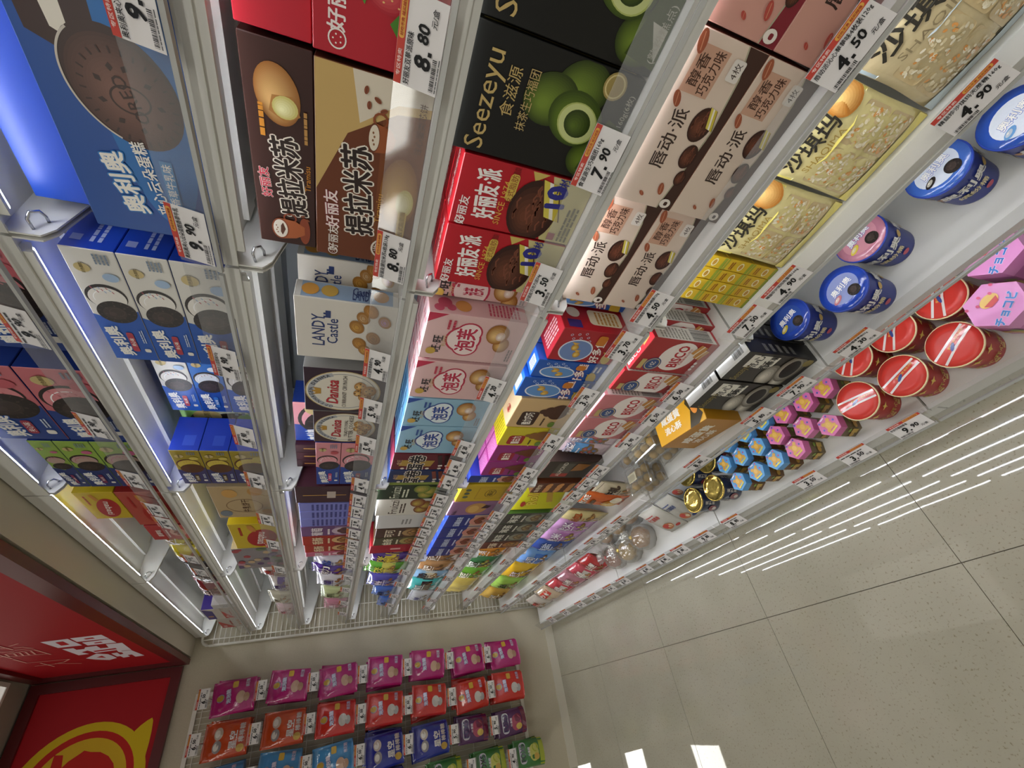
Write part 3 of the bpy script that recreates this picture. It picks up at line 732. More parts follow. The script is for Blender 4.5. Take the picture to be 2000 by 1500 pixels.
def f_seeze(a, p):
    a.rect(p * 0.0, 0.0, p, 0.16, '1C1F18')
    for x, y, r in ((0.22, 0.14, 0.15), (0.78, 0.34, 0.17), (0.62, 0.5, 0.17)): a.blob(p * x, y, p * r * 1.3, r * 0.95, '2E3C0E', '71882F', 30, 0.2, 14)
    a.poly([(p * 0.05, 0.0), (p * 0.55, 0.0), (p * 0.62, 0.12), (p * 0.1, 0.2)], '3B4A18'); a.poly([(p * 0.1, 0.02), (p * 0.36, 0.12), (p * 0.34, 0.02)], 'C9C6BA')
    a.blob(p * 0.53, 0.32, p * 0.23, 0.175, '364810', '6E8A28', 30, -0.3, 12); a.ell(p * 0.5, 0.30, p * 0.175, 0.13, 'AEB868', 28, -0.3); a.ell(p * 0.5, 0.30, p * 0.165, 0.12, 'C6CE8C', 28, -0.3); a.blob(p * 0.5, 0.30, p * 0.12, 0.085, '2E3E10', '54691F', 24, -0.3)
    a.text('Seezeyu', p * 0.45, 0.87, 0.115, 'C2A76A', 0.006, w=p * 0.80); a.text('食滋源', p * 0.58, 0.735, 0.075, 'C2A76A', 0.008); a.text('抹茶生巧福团', p * 0.55, 0.63, 0.06, 'BFA66E', 0.0, w=p * 0.5)
    a.ell(p * 0.88, 0.17, 0.07, 0.07, 'A08C52', 20); a.ring(p * 0.88, 0.17, 0.06, 0.06, 0.008, 'D8C78E', 20); a.text('(熟粉糕点)', p * 0.3, 0.045, 0.05, 'B9B6A4', 0.0); a.text('160g(6枚)', p * 0.72, 0.045, 0.04, 'B9B6A4', 0.0)
design('seeze', ('0F0F0C', '10120D', '1A1D15'), f_seeze, R=lambda a, p: a.rect(p * 0.2, 0.05, p * 0.1, 0.9, 'B9A256'))
def f_choco(a, p):
    a.poly([(0, 0), (p, 0), (p, 0.34), (p * 0.7, 0.28), (p * 0.4, 0.34), (0, 0.26)], 'C9BE86'); a.poly([(p * 0.86, 0.46), (p, 0.36), (p, 0.5)], 'C9B25E')
    a.text('好丽友·派', p * 0.52, 0.78, 0.165, 'F2EEEA', 0.03, 6, w=p * 0.72); a.text('SINCE 1974', p * 0.44, 0.65, 0.05, 'D9B04A', 0.004); a.text('好丽友', p * 0.22, 0.925, 0.07, 'F2EEEA', 0.015); roundlogo(a, p * 0.07, 0.925, 0.035)
    a.rrect(p * 0.5, 0.575, p * 0.4, 0.07, 0.03, 'CDB04E'); a.text('0反式脂肪酸', p * 0.7, 0.61, 0.05, '7A1A1A', 0.004)
    chocpie(a, p * 0.42, 0.40, 0.25); a.text('10', p * 0.72, 0.26, 0.15, '2E2F86', 0.05, 8); a.text('亿枚', p * 0.88, 0.24, 0.08, '2E2F86', 0.01)
    a.para(p * 0.05, 0.04, p * 0.6, 0.1, 3, '6A6446', 3); a.rect(p * 0.05, 0.15, 0.06, 0.06, '9A4A52')
design('choco', ('B01824', 'A3121E', 'A8141F'), f_choco, T=lambda a, p: a.text('好丽友·好丽友', p * 0.5, 0.5, 0.2 * min(1, p), 'E8D8D4', 0.01, 180, w=p * 0.8))
def f_puff(main, mid, word, cloud):
    def f(a, p):
        a.poly([(p, 1), (p * 0.8, 1), (p, 0.8)], mid); a.poly([(0, 1), (0, 0.86), (p * 0.0, 1)], mid)
        for x, y, r in ((0.5, 0.6, 0.17), (0.34, 0.56, 0.125), (0.66, 0.56, 0.125)): a.ell(p * x, y, r * 1.1, r * 1.1, mid, 24)
        for x, y, r in ((0.5, 0.6, 0.165), (0.34, 0.56, 0.12), (0.66, 0.56, 0.12)): a.ell(p * x, y, r, r, cloud, 24)
        a.text('泡芙', p * 0.5, 0.575, 0.19, mid, 0.03, 4, out=(0.03, 'F4EDEA'), w=p * 0.5); a.text('旺·旺', p * 0.36, 0.855, 0.1, '2A2626', 0.015); a.text('PUFFS', p * 0.44, 0.785, 0.045, 'C9B07A', 0.0)
        puff(a, p * 0.62, 0.24, 0.14); a.ell(p * 0.2, 0.9, 0.05, 0.05, 'C7A24A', 16); a.para(p * 0.7, 0.72, p * 0.2, 0.1, 2, mid, 4); a.para(p * 0.1, 0.04, p * 0.3, 0.06, 2, '7A6A6A', 5)
    return f
def r_puff(mid):
    def r(a, p):
        for x, y, q in ((0.3, 0.9, 0.05), (0.6, 0.84, 0.07), (0.35, 0.78, 0.045)): a.ell(p * x, y, q, q, mid, 14)
        a.ell(p * 0.5, 0.66, p * 0.3, 0.08, 'C98F4A', 18); a.para(p * 0.15, 0.08, p * 0.7, 0.34, 9, mid, 2)
    return r
t_puff = lambda mid: (lambda a, p: [a.text('泡芙', p * (0.25 + 0.5 * (k % 2)), 0.2 + 0.25 * (k // 2), 0.12, mid, 0.02) for k in range(6)])
design('puff_pink', ('D8B3B0', 'DDB5B5', 'E2C2C4'), f_puff('D8B3B0', 'B8304A', '', 'EBD6D2'), r_puff('C2506A'), t_puff('C8304E'))
design('puff_blue', ('8FB6CC', '8FB6CC', '6FA9D0'), f_puff('8FB6CC', '2C4A92', '', 'DCE6EA'), r_puff('3A5CA0'), t_puff('2E62B4'))
def f_roll(cc):
    def f(a, p):
        a.poly([(p * 0.25, 0.9), (p * 0.62, 0.86), (p * 0.6, 0.4), (p * 0.22, 0.44)], 'A9883C'); a.text('蛋卷', p * 0.43, 0.66, 0.22, '1E1A1A', 0.03, 0, out=(0.04, 'EDE4D6')); a.text('食旺', p * 0.5, 0.9, 0.07, 'C9A88A', 0.0)
        for k in range(3): a.line([(p * 0.3, 0.3 - 0.1 * k), (p * 0.95, 0.36 - 0.1 * k)], 0.06, cc); a.line([(p * 0.25, 0.295 - 0.1 * k), (p * 0.34, 0.305 - 0.1 * k)], 0.06, 'E6DCD0')
        for k in range(4): a.ell(p * 0.12, 0.3 + 0.18 * k, 0.03, 0.03, 'D9CFC2', 8)
    return f
design('roll_red', ('5E1622', '6E1A28', 'C24A6A'), f_roll('3A2220')); design('roll_navy', ('1C2A52', '24407A', '3A66B8'), f_roll('7A3A2C'))
def f_fruizzi(dark, txt):
    def f(a, p):
        a.text('Fruizzi', p * 0.5, 0.74, 0.14, txt, 0.004, 0, w=p * 0.8); a.para(p * 0.15, 0.56, p * 0.6, 0.1, 2, txt, 3)
        for x, y in ((0.35, 0.3), (0.6, 0.24), (0.75, 0.38)): a.blob(p * x, y, 0.14, 0.12, dark, 'B9A24A', 16, 0, 5)
    return f
design('fruizzi_green', ('20301A', 'B9C46A', '9CB05A'), f_fruizzi('6A7A2E', 'D6D9C2'), lambda a, p: (a.rect(p * 0.15, 0.06, p * 0.7, 0.88, 'A9B85A'), a.para(p * 0.22, 0.1, p * 0.5, 0.6, 7, '5F6E2A', 3)))
design('fruizzi_white', ('D0CBC0', 'D8D5CE', 'EAE8E2'), f_fruizzi('7A3F22', '4A3A30'))
def f_plain(c1, c2, word, wc='F1ECE4', circ=None, ws=0.18):
    def f(a, p):
        a.rect(0, 0, p, 0.45, c1); a.ell(p * 0.5, 0.3, min(p * 0.38, 0.3), 0.2, c2, 22)
        for k in range(3): a.blob(p * (0.35 + 0.16 * k), 0.28 + 0.05 * (k % 2), 0.09, 0.08, '6A4420', circ or 'C79A54', 14, 0, 4)
        if word: a.text(word, p * 0.5, 0.74, ws, wc, 0.025, w=min(p * 0.8, ws * 1.2 * len(word)))
        a.para(p * 0.2, 0.53, p * 0.6, 0.07, 1, wc, len(word)); a.para(p * 0.1, 0.04, p * 0.5, 0.06, 2, wc, 3)
    return f
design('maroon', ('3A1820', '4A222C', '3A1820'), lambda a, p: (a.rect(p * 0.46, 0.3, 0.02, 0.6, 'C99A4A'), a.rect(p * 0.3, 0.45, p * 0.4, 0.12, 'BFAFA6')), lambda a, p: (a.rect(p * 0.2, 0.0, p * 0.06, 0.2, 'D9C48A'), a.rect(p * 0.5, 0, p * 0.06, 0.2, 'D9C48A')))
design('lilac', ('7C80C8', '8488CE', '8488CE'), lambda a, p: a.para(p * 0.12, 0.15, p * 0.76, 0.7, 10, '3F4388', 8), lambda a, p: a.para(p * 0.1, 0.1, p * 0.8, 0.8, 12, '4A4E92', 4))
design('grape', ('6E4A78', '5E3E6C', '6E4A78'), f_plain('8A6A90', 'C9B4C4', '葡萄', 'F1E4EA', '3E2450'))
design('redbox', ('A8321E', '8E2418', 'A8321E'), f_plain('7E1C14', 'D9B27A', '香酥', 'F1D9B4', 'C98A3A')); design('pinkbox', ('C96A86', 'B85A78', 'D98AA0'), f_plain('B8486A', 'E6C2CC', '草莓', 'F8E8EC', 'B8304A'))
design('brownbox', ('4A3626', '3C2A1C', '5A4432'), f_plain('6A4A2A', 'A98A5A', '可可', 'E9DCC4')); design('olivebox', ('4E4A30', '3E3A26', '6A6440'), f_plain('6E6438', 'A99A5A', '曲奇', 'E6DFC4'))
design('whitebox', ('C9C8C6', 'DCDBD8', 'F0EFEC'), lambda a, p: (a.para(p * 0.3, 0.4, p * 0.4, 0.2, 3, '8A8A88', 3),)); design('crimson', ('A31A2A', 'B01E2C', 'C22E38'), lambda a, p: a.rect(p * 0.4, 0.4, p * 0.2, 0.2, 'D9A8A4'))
def f_chun(bg, brown, flavour, n, fruitc):
    def f(a, p):
        a.poly([(p * 0.0, 0), (p, 0), (p, 0.3), (p * 0.84, 0.18), (p * 0.5, 0.12), (0, 0.24)], brown); a.line([(0, 0.245), (p * 0.3, 0.17), (p * 0.55, 0.125), (p * 0.84, 0.19), (p, 0.31)], 0.02, 'A9A38A')
        a.text('唇动·派', p * 0.44, 0.67, 0.22, '3A2A24', 0.012, 4, w=p * 0.36)
        a.rect(p * 0.7, 0.48, p * 0.24, 0.42, 'C49A82'); a.text(flavour[0], p * 0.82, 0.78, 0.15, '4A2E22', 0.012, w=p * 0.16); a.text(flavour[1], p * 0.82, 0.6, 0.15, '4A2E22', 0.012, w=p * 0.22)
        chocpie(a, p * 0.57, 0.33, 0.21); chocpie(a, p * 0.38, 0.24, 0.16, False); chocpie(a, p * 0.24, 0.17, 0.11, False)
        for x, y, r, t in ((0.94, 0.92, 0.12, 0.3), (0.66, 0.86, 0.1, 0.6), (0.08, 0.62, 0.05, 1.0), (0.14, 0.36, 0.09, 0.4)): a.ell(p * x, y, r, r * 0.5, fruitc, 16, t); a.line([(p * x - r * 0.7, y - r * 0.2), (p * x + r * 0.7, y + r * 0.2)], r * 0.1, 'C98A6A')
        a.rrect(p * 0.82, 0.22, p * 0.11, 0.18, 0.03, 'DDD6CE'); a.text(n, p * 0.875, 0.31, 0.1, '3A2A24', 0.006)
        a.ell(p * 0.05, 0.16, 0.07, 0.09, 'E6DDD4', 18); a.rrect(p * 0.035, 0.12, 0.06, 0.06, 0.02, brown)
    return f
design('chun', ('D6C3B2', 'C98A72', 'CF9072'), f_chun('', '3E241C', ('醇香', '巧克力味'), '4枚', '9A5236'))
design('chun_pink', ('C79486', 'B5485A', 'C96A6A'), f_chun('', '7E1E2C', ('心动', '莓莓味'), '6枚', 'B0483E'))
def f_fish(bg, hi):
    def f(a, p):
        a.ell(p * 0.36, 0.66, p * 0.34, 0.24, hi, 28); a.ring(p * 0.36, 0.66, p * 0.35, 0.25, 0.02, 'D9DEE8', 28); [(a.blob(p * (0.24 + 0.22 * k), 0.62 + 0.08 * (k % 2), p * 0.1, 0.055, 'B8862E', 'E8C86A', 16, 0.3), a.poly([(p * (0.32 + 0.22 * k), 0.64 + 0.08 * (k % 2)), (p * (0.4 + 0.22 * k), 0.7 + 0.08 * (k % 2)), (p * (0.38 + 0.22 * k), 0.58 + 0.08 * (k % 2))], 'D2A64A')) for k in range(2)]
        a.text('好多鱼', p * 0.4, 0.34, 0.14, 'EFEAE2', 0.025, 6, out=(0.03, 'B0243A')); a.ell(p * 0.2, 0.14, 0.11, 0.07, 'C9A83A', 16, 0.3); a.poly([(p * 0.3, 0.18), (p * 0.42, 0.24), (p * 0.4, 0.1)], 'C9A83A')
        a.rrect(p * 0.6, 0.3, p * 0.3, 0.14, 0.04, 'C97A2A'); a.para(p * 0.55, 0.08, p * 0.38, 0.12, 2, 'DDE2EA', 3)
        for k in range(7): a.ring(p * (0.7 + 0.035 * k), 0.55 + 0.05 * ((k * 5) % 7), 0.02, 0.02, 0.006, 'C9D6EA', 10)
    return f
design('fish_red', ('A3242C', 'A81C26', 'B82834'), f_fish('', '6E86B8'), lambda a, p: (a.rect(p * 0.08, 0.72, p * 0.3, 0.2, '3A2A6E'), a.ell(p * 0.68, 0.8, p * 0.2, 0.1, 'E6E4D2', 18), a.rrect(p * 0.25, 0.08, p * 0.6, 0.5, 0.06, 'E0DABC'), a.para(p * 0.3, 0.14, p * 0.5, 0.36, 6, 'B98A3A', 4)), lambda a, p: (a.para(p * 0.15, 0.2, p * 0.7, 0.6, 5, 'F0CFCB', 3),))
design('fish_blue', ('2456A8', '1E5CC4', '2A6CD8'), f_fish('', '5E8CC4'), None, lambda a, p: (a.rect(p * 0.2, 0.1, p * 0.6, 0.5, 'DDE4EC'), a.para(p * 0.25, 0.15, p * 0.5, 0.4, 5, '6A7A8A', 3)))
def f_cute(bg, word, wc, moundc):
    def f(a, p):
        a.rrect(p * 0.08, 0.56, p * 0.5, 0.3, 0.06, wc); a.text(word, p * 0.33, 0.71, 0.15, 'F4EEE2', 0.02, 5, w=p * 0.42)
        a.ell(p * 0.6, 0.26, p * 0.26, 0.17, moundc, 22); a.ell(p * 0.6, 0.42, p * 0.17, 0.1, moundc, 18); a.ell(p * 0.6, 0.52, p * 0.08, 0.07, moundc, 14)
        a.text('巧克力饼干', p * 0.8, 0.08, 0.07, 'F1E6D2', 0.01); a.ell(p * 0.15, 0.25, 0.08, 0.06, '6E8A3A', 12); a.para(p * 0.1, 0.42, p * 0.3, 0.06, 1, '4A3420', 3)
    return f
t_cute = lambda c: (lambda a, p: (a.text('趣多', p * 0.35, 0.5, 0.22, c, 0.03), a.ring(p * 0.35, 0.5, 0.2, 0.2, 0.02, c, 20)))
design('cute_beige', ('C9A878', 'D9B888', 'DCC29A'), f_cute('', '酷力巧巧', '3A2218', '4A2A1C'), None, t_cute('B83A34'))
design('cute_yellow', ('C9B82A', 'D9C82A', 'E0D222'), f_cute('', '蘑古力', '9A1E22', '8A5A2A'), None, lambda a, p: a.para(p * 0.1, 0.1, p * 0.8, 0.8, 5, 'A89A1A', 5))
design('cute_purple', ('8E2A72', 'C24AA0', 'D868B8'), f_cute('', '蘑古力', '9A1E32', '6A3A22'), lambda a, p: a.text('小巧', p * 0.5, 0.5, 0.2, 'F2D8E8', 0.02), lambda a, p: a.para(p * 0.08, 0.08, p * 0.84, 0.84, 6, 'F0A8DC', 7))
design('navybox', ('22357E', '2A46B8', '2C50C8'), f_plain('B9A08A', 'C98A7A', '蓝罐曲奇', 'C9D2EA', 'A0402E', 0.13), None, lambda a, p: a.rect(p * 0.15, 0.3, p * 0.2, 0.5, 'DDE2EE'))
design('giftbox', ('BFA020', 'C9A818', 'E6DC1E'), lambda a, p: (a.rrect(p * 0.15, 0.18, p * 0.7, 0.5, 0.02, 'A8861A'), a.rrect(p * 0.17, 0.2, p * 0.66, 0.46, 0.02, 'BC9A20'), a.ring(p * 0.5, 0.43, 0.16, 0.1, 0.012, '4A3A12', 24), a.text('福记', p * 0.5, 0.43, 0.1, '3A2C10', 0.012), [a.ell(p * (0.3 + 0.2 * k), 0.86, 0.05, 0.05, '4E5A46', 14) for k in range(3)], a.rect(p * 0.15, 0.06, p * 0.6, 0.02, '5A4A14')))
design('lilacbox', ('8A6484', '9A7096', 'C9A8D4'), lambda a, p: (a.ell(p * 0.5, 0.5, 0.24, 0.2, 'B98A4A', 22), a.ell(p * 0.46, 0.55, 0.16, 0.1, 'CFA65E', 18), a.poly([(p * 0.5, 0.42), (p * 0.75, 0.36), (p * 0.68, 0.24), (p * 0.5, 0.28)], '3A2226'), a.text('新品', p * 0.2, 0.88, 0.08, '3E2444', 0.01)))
def f_bisco(bg, mid):
    def f(a, p):
        a.ell(p * 0.52, 0.46, 0.26, 0.26, 'E6DCD6', 30); a.text('BISCO', p * 0.53, 0.45, 0.15, 'B3202C', 0.03, 4, w=p * 0.66); a.text('乳酸菌夹心饼干', p * 0.55, 0.345, 0.04, 'B3202C', 0.005)
        a.ell(p * 0.24, 0.74, 0.12, 0.12, '2E4A80', 22); a.ring(p * 0.24, 0.74, 0.105, 0.105, 0.012, 'C9B27A', 22); a.text('1亿', p * 0.24, 0.74, 0.07, 'E9E2D2', 0.01); a.rect(p * 0.08, 0.86, p * 0.3, 0.07, 'BFA76A')
        for x, y in ((0.78, 0.24), (0.68, 0.17)): a.poly([(p * x - 0.1, y - 0.04), (p * x + 0.06, y - 0.1), (p * x + 0.1, y + 0.02), (p * x - 0.06, y + 0.08)], 'C98F4A'); a.line([(p * x - 0.08, y + 0.02), (p * x + 0.08, y - 0.04)], 0.02, 'EFE4D0')
        for k in range(3): a.ell(p * 0.2 + 0.06 * k, 0.12, 0.025, 0.025, 'E8D6D2', 10)
    return f
t_bisco = lambda bg: (lambda a, p: (a.text('BISCO', p * 0.3, 0.3, 0.24, 'F4EEEA', 0.03, w=p * 0.5), a.poly([(p * 0.66, 0.2), (p * 0.9, 0.3), (p * 0.88, 0.6), (p * 0.68, 0.5)], 'D9A65E')))
r_bisco = lambda a, p: (a.rect(0, 0.05, p, 0.9, 'E0DED8'), a.bars(p * 0.1, 0.1, p * 0.8, 0.3, '4A4A48'), a.para(p * 0.1, 0.45, p * 0.8, 0.45, 9, '9A9890', 5))
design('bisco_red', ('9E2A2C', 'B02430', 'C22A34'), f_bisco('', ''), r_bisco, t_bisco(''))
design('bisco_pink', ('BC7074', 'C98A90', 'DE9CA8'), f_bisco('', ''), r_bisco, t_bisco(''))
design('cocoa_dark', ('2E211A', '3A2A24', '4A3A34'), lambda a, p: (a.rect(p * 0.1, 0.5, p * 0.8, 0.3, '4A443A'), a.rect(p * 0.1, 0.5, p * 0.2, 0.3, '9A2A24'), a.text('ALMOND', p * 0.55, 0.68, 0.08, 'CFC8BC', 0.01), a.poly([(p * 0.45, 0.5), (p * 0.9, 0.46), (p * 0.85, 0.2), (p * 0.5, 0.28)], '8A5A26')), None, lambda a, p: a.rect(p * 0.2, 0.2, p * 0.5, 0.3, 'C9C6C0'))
design('cookie_brown', ('5A2E1C', '6A3A24', '5A2E1C'), lambda a, p: ([a.ell(p * (0.25 + 0.25 * (k % 3)), 0.22 + 0.24 * (k // 3), 0.1, 0.06, 'C98A4A', 16, -0.3) for k in range(9)], a.text('曲奇饼', p * 0.5, 0.9, 0.1, 'E6D2B4', 0.02)))
design('rolls', ('B9B418', 'C2BC1E', 'E0DC1E'), lambda a, p: (a.text('Rolls', p * 0.5, 0.62, 0.2, 'C9B83A', 0.03, 8, out=(0.03, '8A2A1A'), w=p * 0.6), a.ell(p * 0.24, 0.76, 0.08, 0.05, '9A2A22', 16), a.poly([(p * 0.3, 0.3), (p * 0.8, 0.4), (p * 0.82, 0.28), (p * 0.32, 0.18)], 'B08A3A')), lambda a, p: a.text('Rolls', p * 0.5, 0.6, 0.2, 'C9B83A', 0.03, 8, out=(0.03, '8A2A1A'), w=p * 0.7), lambda a, p: a.text('夹心卷', p * 0.5, 0.5, 0.2, 'B8502A', 0.02))
design('greenpack', ('3A3A34', '4A6A2E', '7CC23A'), f_plain('55554C', '8A8A7A', '海苔', 'DAD8CC', 'A99A6A'), None, lambda a, p: a.text('海苔', p * 0.5, 0.5, 0.3, 'E8E0C8', 0.02)); design('brownpack', ('5A2E1A', '4A2A5A', '5A3A8A'), f_plain('6A3A22', 'A9723A', '巧酥', 'E6D2B4'))
def f_blacksz(a, p):
    a.rect(p * 0.5, 0.52, p * 0.42, 0.38, 'D8D4C8'); a.text('流心', p * 0.67, 0.79, 0.12, '1A1816', 0.015); a.text('酥', p * 0.64, 0.62, 0.13, '1A1816', 0.015); a.text('麻薯', p * 0.8, 0.6, 0.09, '1A1816', 0.012)
    a.text('Seezeyu', p * 0.3, 0.86, 0.1, '8A7A3A', 0.006, w=p * 0.5)
    for x, y, r in ((0.3, 0.45, 0.16), (0.18, 0.22, 0.13), (0.6, 0.24, 0.2)): a.blob(p * x, y, r * 1.1, r * 0.8, '6E685C', 'D2CCBE', 22, 0.2, 6)
    a.ell(p * 0.6, 0.24, 0.15, 0.1, '1C1816', 20, 0.2); a.ell(p * 0.88, 0.1, 0.06, 0.06, '8A7A3A', 16)
design('blacksz', ('24201C', '1A1816', 'E6E6E4'), f_blacksz, lambda a, p: a.para(p * 0.2, 0.3, p * 0.5, 0.5, 5, '6A6862', 3), lambda a, p: (a.bars(p * 0.55, 0.2, p * 0.3, 0.6, '3A3A38'),))
def f_yolk(a, p): a.text('咸蛋黄', p * 0.5, 0.6, 0.26, 'F0EBDD', 0.03, 3, w=p * 0.62); a.text('流心酥', p * 0.45, 0.3, 0.2, 'F0EBDD', 0.02, 3, w=p * 0.45)
def t_yolk(a, p): a.text('咸蛋黄', p * 0.36, 0.62, 0.24, 'F4EFE2', 0.04, 0, w=p * 0.42); a.text('流心酥', p * 0.36, 0.3, 0.2, 'F4EFE2', 0.03, 0, w=p * 0.36); a.poly([(p * 0.68, 0), (p * 0.78, 0.45), (p * 0.72, 0.7), (p * 0.82, 1), (p * 0.96, 1), (p * 0.9, 0.5), (p * 0.98, 0.2), (p * 0.86, 0)], '3A3220'); a.ell(p * 0.86, 0.5, 0.12, 0.2, 'D98A3A', 16); a.ring(p * 0.06, 0.85, 0.06, 0.06, 0.012, '7A4A12', 14)
design('yolk', ('B07A1A', 'B98420', 'DCA42A'), f_yolk, None, t_yolk)
design('yellowplain', ('C9B81E', 'D2C222', 'E6DC28'), None, None, lambda a, p: a.line([(0.02, 0.05), (p - 0.02, 0.05)], 0.02, 'B8A81E'))
def f_nabati(up, bg):
    def f(a, p):
        a.ell(p * 0.42, 0.42, p * 0.36, 0.3, 'A8201E', 28, -0.15); a.text('nabati', p * 0.42, 0.42, 0.17, 'F0E6DE', 0.02, 172, w=p * 0.5); a.para(p * 0.55, 0.78, p * 0.36, 0.1, 1, 'A8201E', 3)
        for k in range(3): a.poly([(p * 0.7 + 0.07 * k, 0.5), (p * 0.86 + 0.07 * k, 0.56), (p * 0.86 + 0.07 * k, 0.66), (p * 0.7 + 0.07 * k, 0.6)], 'C98A3A')
    return f
design('nabati', ('C9AE1E', 'D6BC1E', 'D6C026'), f_nabati(0, 0)); design('nabati_red', ('B04A3E', 'A8322E', 'B04A3E'), f_nabati(0, 0))
design('milkbis', ('B49C74', 'C2AC84', 'B49C74'), lambda a, p: (a.text('牛乳饼干', p * 0.4, 0.5, 0.13, '5A3A22', 0.01, 0, w=p * 0.4), a.ring(p * 0.4, 0.52, 0.3, 0.3, 0.012, '7A5A36', 28), a.ell(p * 0.8, 0.7, 0.17, 0.12, 'C99A54', 20), a.ell(p * 0.85, 0.3, 0.17, 0.12, 'B98A48', 20), a.ell(p * 0.16, 0.86, 0.14, 0.1, '6F7A84', 18), a.ell(p * 0.2, 0.16, 0.12, 0.1, 'C68A3A', 16)))
design('floral', ('8A8688', 'B9A888', '8A8688'), lambda a, p: ([a.ell(p * random.Random(k).random(), random.Random(k + 90).random(), 0.09, 0.07, ('A84A4E', 'C9B08A', '6A7E5A', 'B98A9A', '5A4A6E')[k % 5], 12) for k in range(26)],))
design('strawbox', ('B03A3E', 'A02E36', 'B03A3E'), f_plain('C25A56', 'E0B0A0', '草莓味', 'F4E2DC', 'C23A40', 0.14))
design('purplewhite', ('CFC8BE', '3A2A7E', 'DAD6CE'), lambda a, p: (a.poly([(0, 1), (p, 1), (p * 0.8, 0.45), (0, 0.5)], '3B2A80'), a.ell(p * 0.3, 0.74, 0.17, 0.17, 'CF9A4A', 22), [a.ell(p * 0.3 + 0.09 * math.cos(k * 1.3), 0.74 + 0.09 * math.sin(k * 1.3), 0.025, 0.025, '3A2620', 6) for k in range(5)]), None)
design('redwhite', ('BEB4AA', 'C9C2BA', 'DAD6CE'), lambda a, p: (a.poly([(0, 1), (p * 0.75, 1), (0, 0.5)], 'C2322C'), a.text('曲奇', p * 0.18, 0.86, 0.13, 'F0EAE4', 0.02), [a.ell(p * (0.3 + 0.2 * k), 0.3, 0.09, 0.06, 'B9723A', 14) for k in range(3)], a.para(p * 0.3, 0.55, p * 0.5, 0.1, 1, 'A83A34', 3)))
design('minibox', ('C9A61E', 'B8961A', 'D6BC2E'), lambda a, p: (a.rect(0, 0, p, 0.12, '8F9A2A'), a.rect(0, 0.93, p, 0.07, '8F9A2A'), a.ell(p * 0.5, 0.4, 0.14, 0.1, 'E0D8B0', 16), a.ell(p * 0.5, 0.4, 0.1, 0.065, 'B8862A', 14), a.para(p * 0.15, 0.68, p * 0.7, 0.16, 2, '8A4A1A', 3)))

# ------------------------------------------------------------------ packs
_bm = {}
def box_meshes(key, w, h, d):
    k = (key, round(w, 3), round(h, 3), round(d, 3))
    if k in _bm: return _bm[k]
    q = D[key]; cf, cs, ct = q['c']
    g = 0.0012                                 # small chamfer along all edges
    x, y, b = w / 2, d / 2, MB()
    V, F = [], []
    for sx in (-1, 1):
        for sy in (-1, 1):
            for sz in (0, 1):
                X, Y, Z = sx * x, sy * y, sz * h
                ix, iy, iz = X - sx * g, Y - sy * g, Z + (g if sz == 0 else -g)
                V += [(X, iy, iz), (ix, Y, iz), (ix, iy, Z)]
    def I(sx, sy, sz, f): return ((sx > 0) * 4 + (sy > 0) * 2 + sz) * 3 + f
    def face(idx, c): b.f.append(idx); b.c.append(lin(c)); b.sm.append(False)
    b.v = V
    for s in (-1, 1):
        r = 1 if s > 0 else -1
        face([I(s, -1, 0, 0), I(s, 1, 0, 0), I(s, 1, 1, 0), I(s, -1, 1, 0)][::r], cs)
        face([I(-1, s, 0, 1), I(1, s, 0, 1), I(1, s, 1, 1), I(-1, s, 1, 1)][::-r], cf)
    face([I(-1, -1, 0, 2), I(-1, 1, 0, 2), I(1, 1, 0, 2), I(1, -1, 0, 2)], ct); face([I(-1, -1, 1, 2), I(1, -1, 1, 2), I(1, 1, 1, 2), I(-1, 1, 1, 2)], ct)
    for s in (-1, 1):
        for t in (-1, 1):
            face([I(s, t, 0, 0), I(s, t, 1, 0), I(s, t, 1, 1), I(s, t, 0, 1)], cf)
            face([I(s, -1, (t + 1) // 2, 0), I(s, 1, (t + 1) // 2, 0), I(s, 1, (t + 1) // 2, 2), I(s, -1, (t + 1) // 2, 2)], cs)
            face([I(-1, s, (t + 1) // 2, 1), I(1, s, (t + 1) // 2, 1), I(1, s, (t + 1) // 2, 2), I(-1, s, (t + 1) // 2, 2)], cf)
            for z in (0, 1): face([I(s, t, z, 0), I(s, t, z, 1), I(s, t, z, 2)], cf)
    body = b.mesh('carton', q['m'])
    kids = []
    if q['F']:
        a = Art(); q['F'](a, w / h); kids.append(('printed_front', a.mesh('printed_front', q['m'], h, lambda u, v, o: (-x + u, -y - o, v), w)))
    if q['R']:
        a = Art(); q['R'](a, d / h); kids.append(('printed_side', a.mesh('printed_side', q['m'], h, lambda u, v, o: (x + o, -y + u, v), d)))
    if q['T']:
        a = Art(); q['T'](a, w / d); kids.append(('printed_top', a.mesh('printed_top', q['m'], d, lambda u, v, o: (-x + u, -y + v, h + o), w)))
    _bm[k] = (body, kids)
    return _bm[k]
def box(lv, x0, x1, h, key, label, name='biscuit_box', cat='box', y=0.02, d=0.11, z=0.0, rot=0.0, group=None):
    body, kids = box_meshes(key, x1 - x0 - 0.0016, h - 0.001, d)
    o = obj(name, body, None, ((x0 + x1) / 2, y + d / 2, ZS[lv] + z + 0.0003), (0, 0, rot))
    for n, m in kids: obj(n, m, o)
    return tag(o, label, cat, group)
ORD = ['front', 'second', 'third', 'fourth']
def boxes(n, lv, x0, x1, h, key, label, y=0.02, d=0.08, **kw):
    """one behind the other, front to back"""
    for i in range(n):
        box(lv, x0, x1, h, key, label if i == 0 else f'{label}, {ORD[i]} row behind the front', y=y + i * (d + 0.0034), d=d, group='rows: ' + label, **kw)

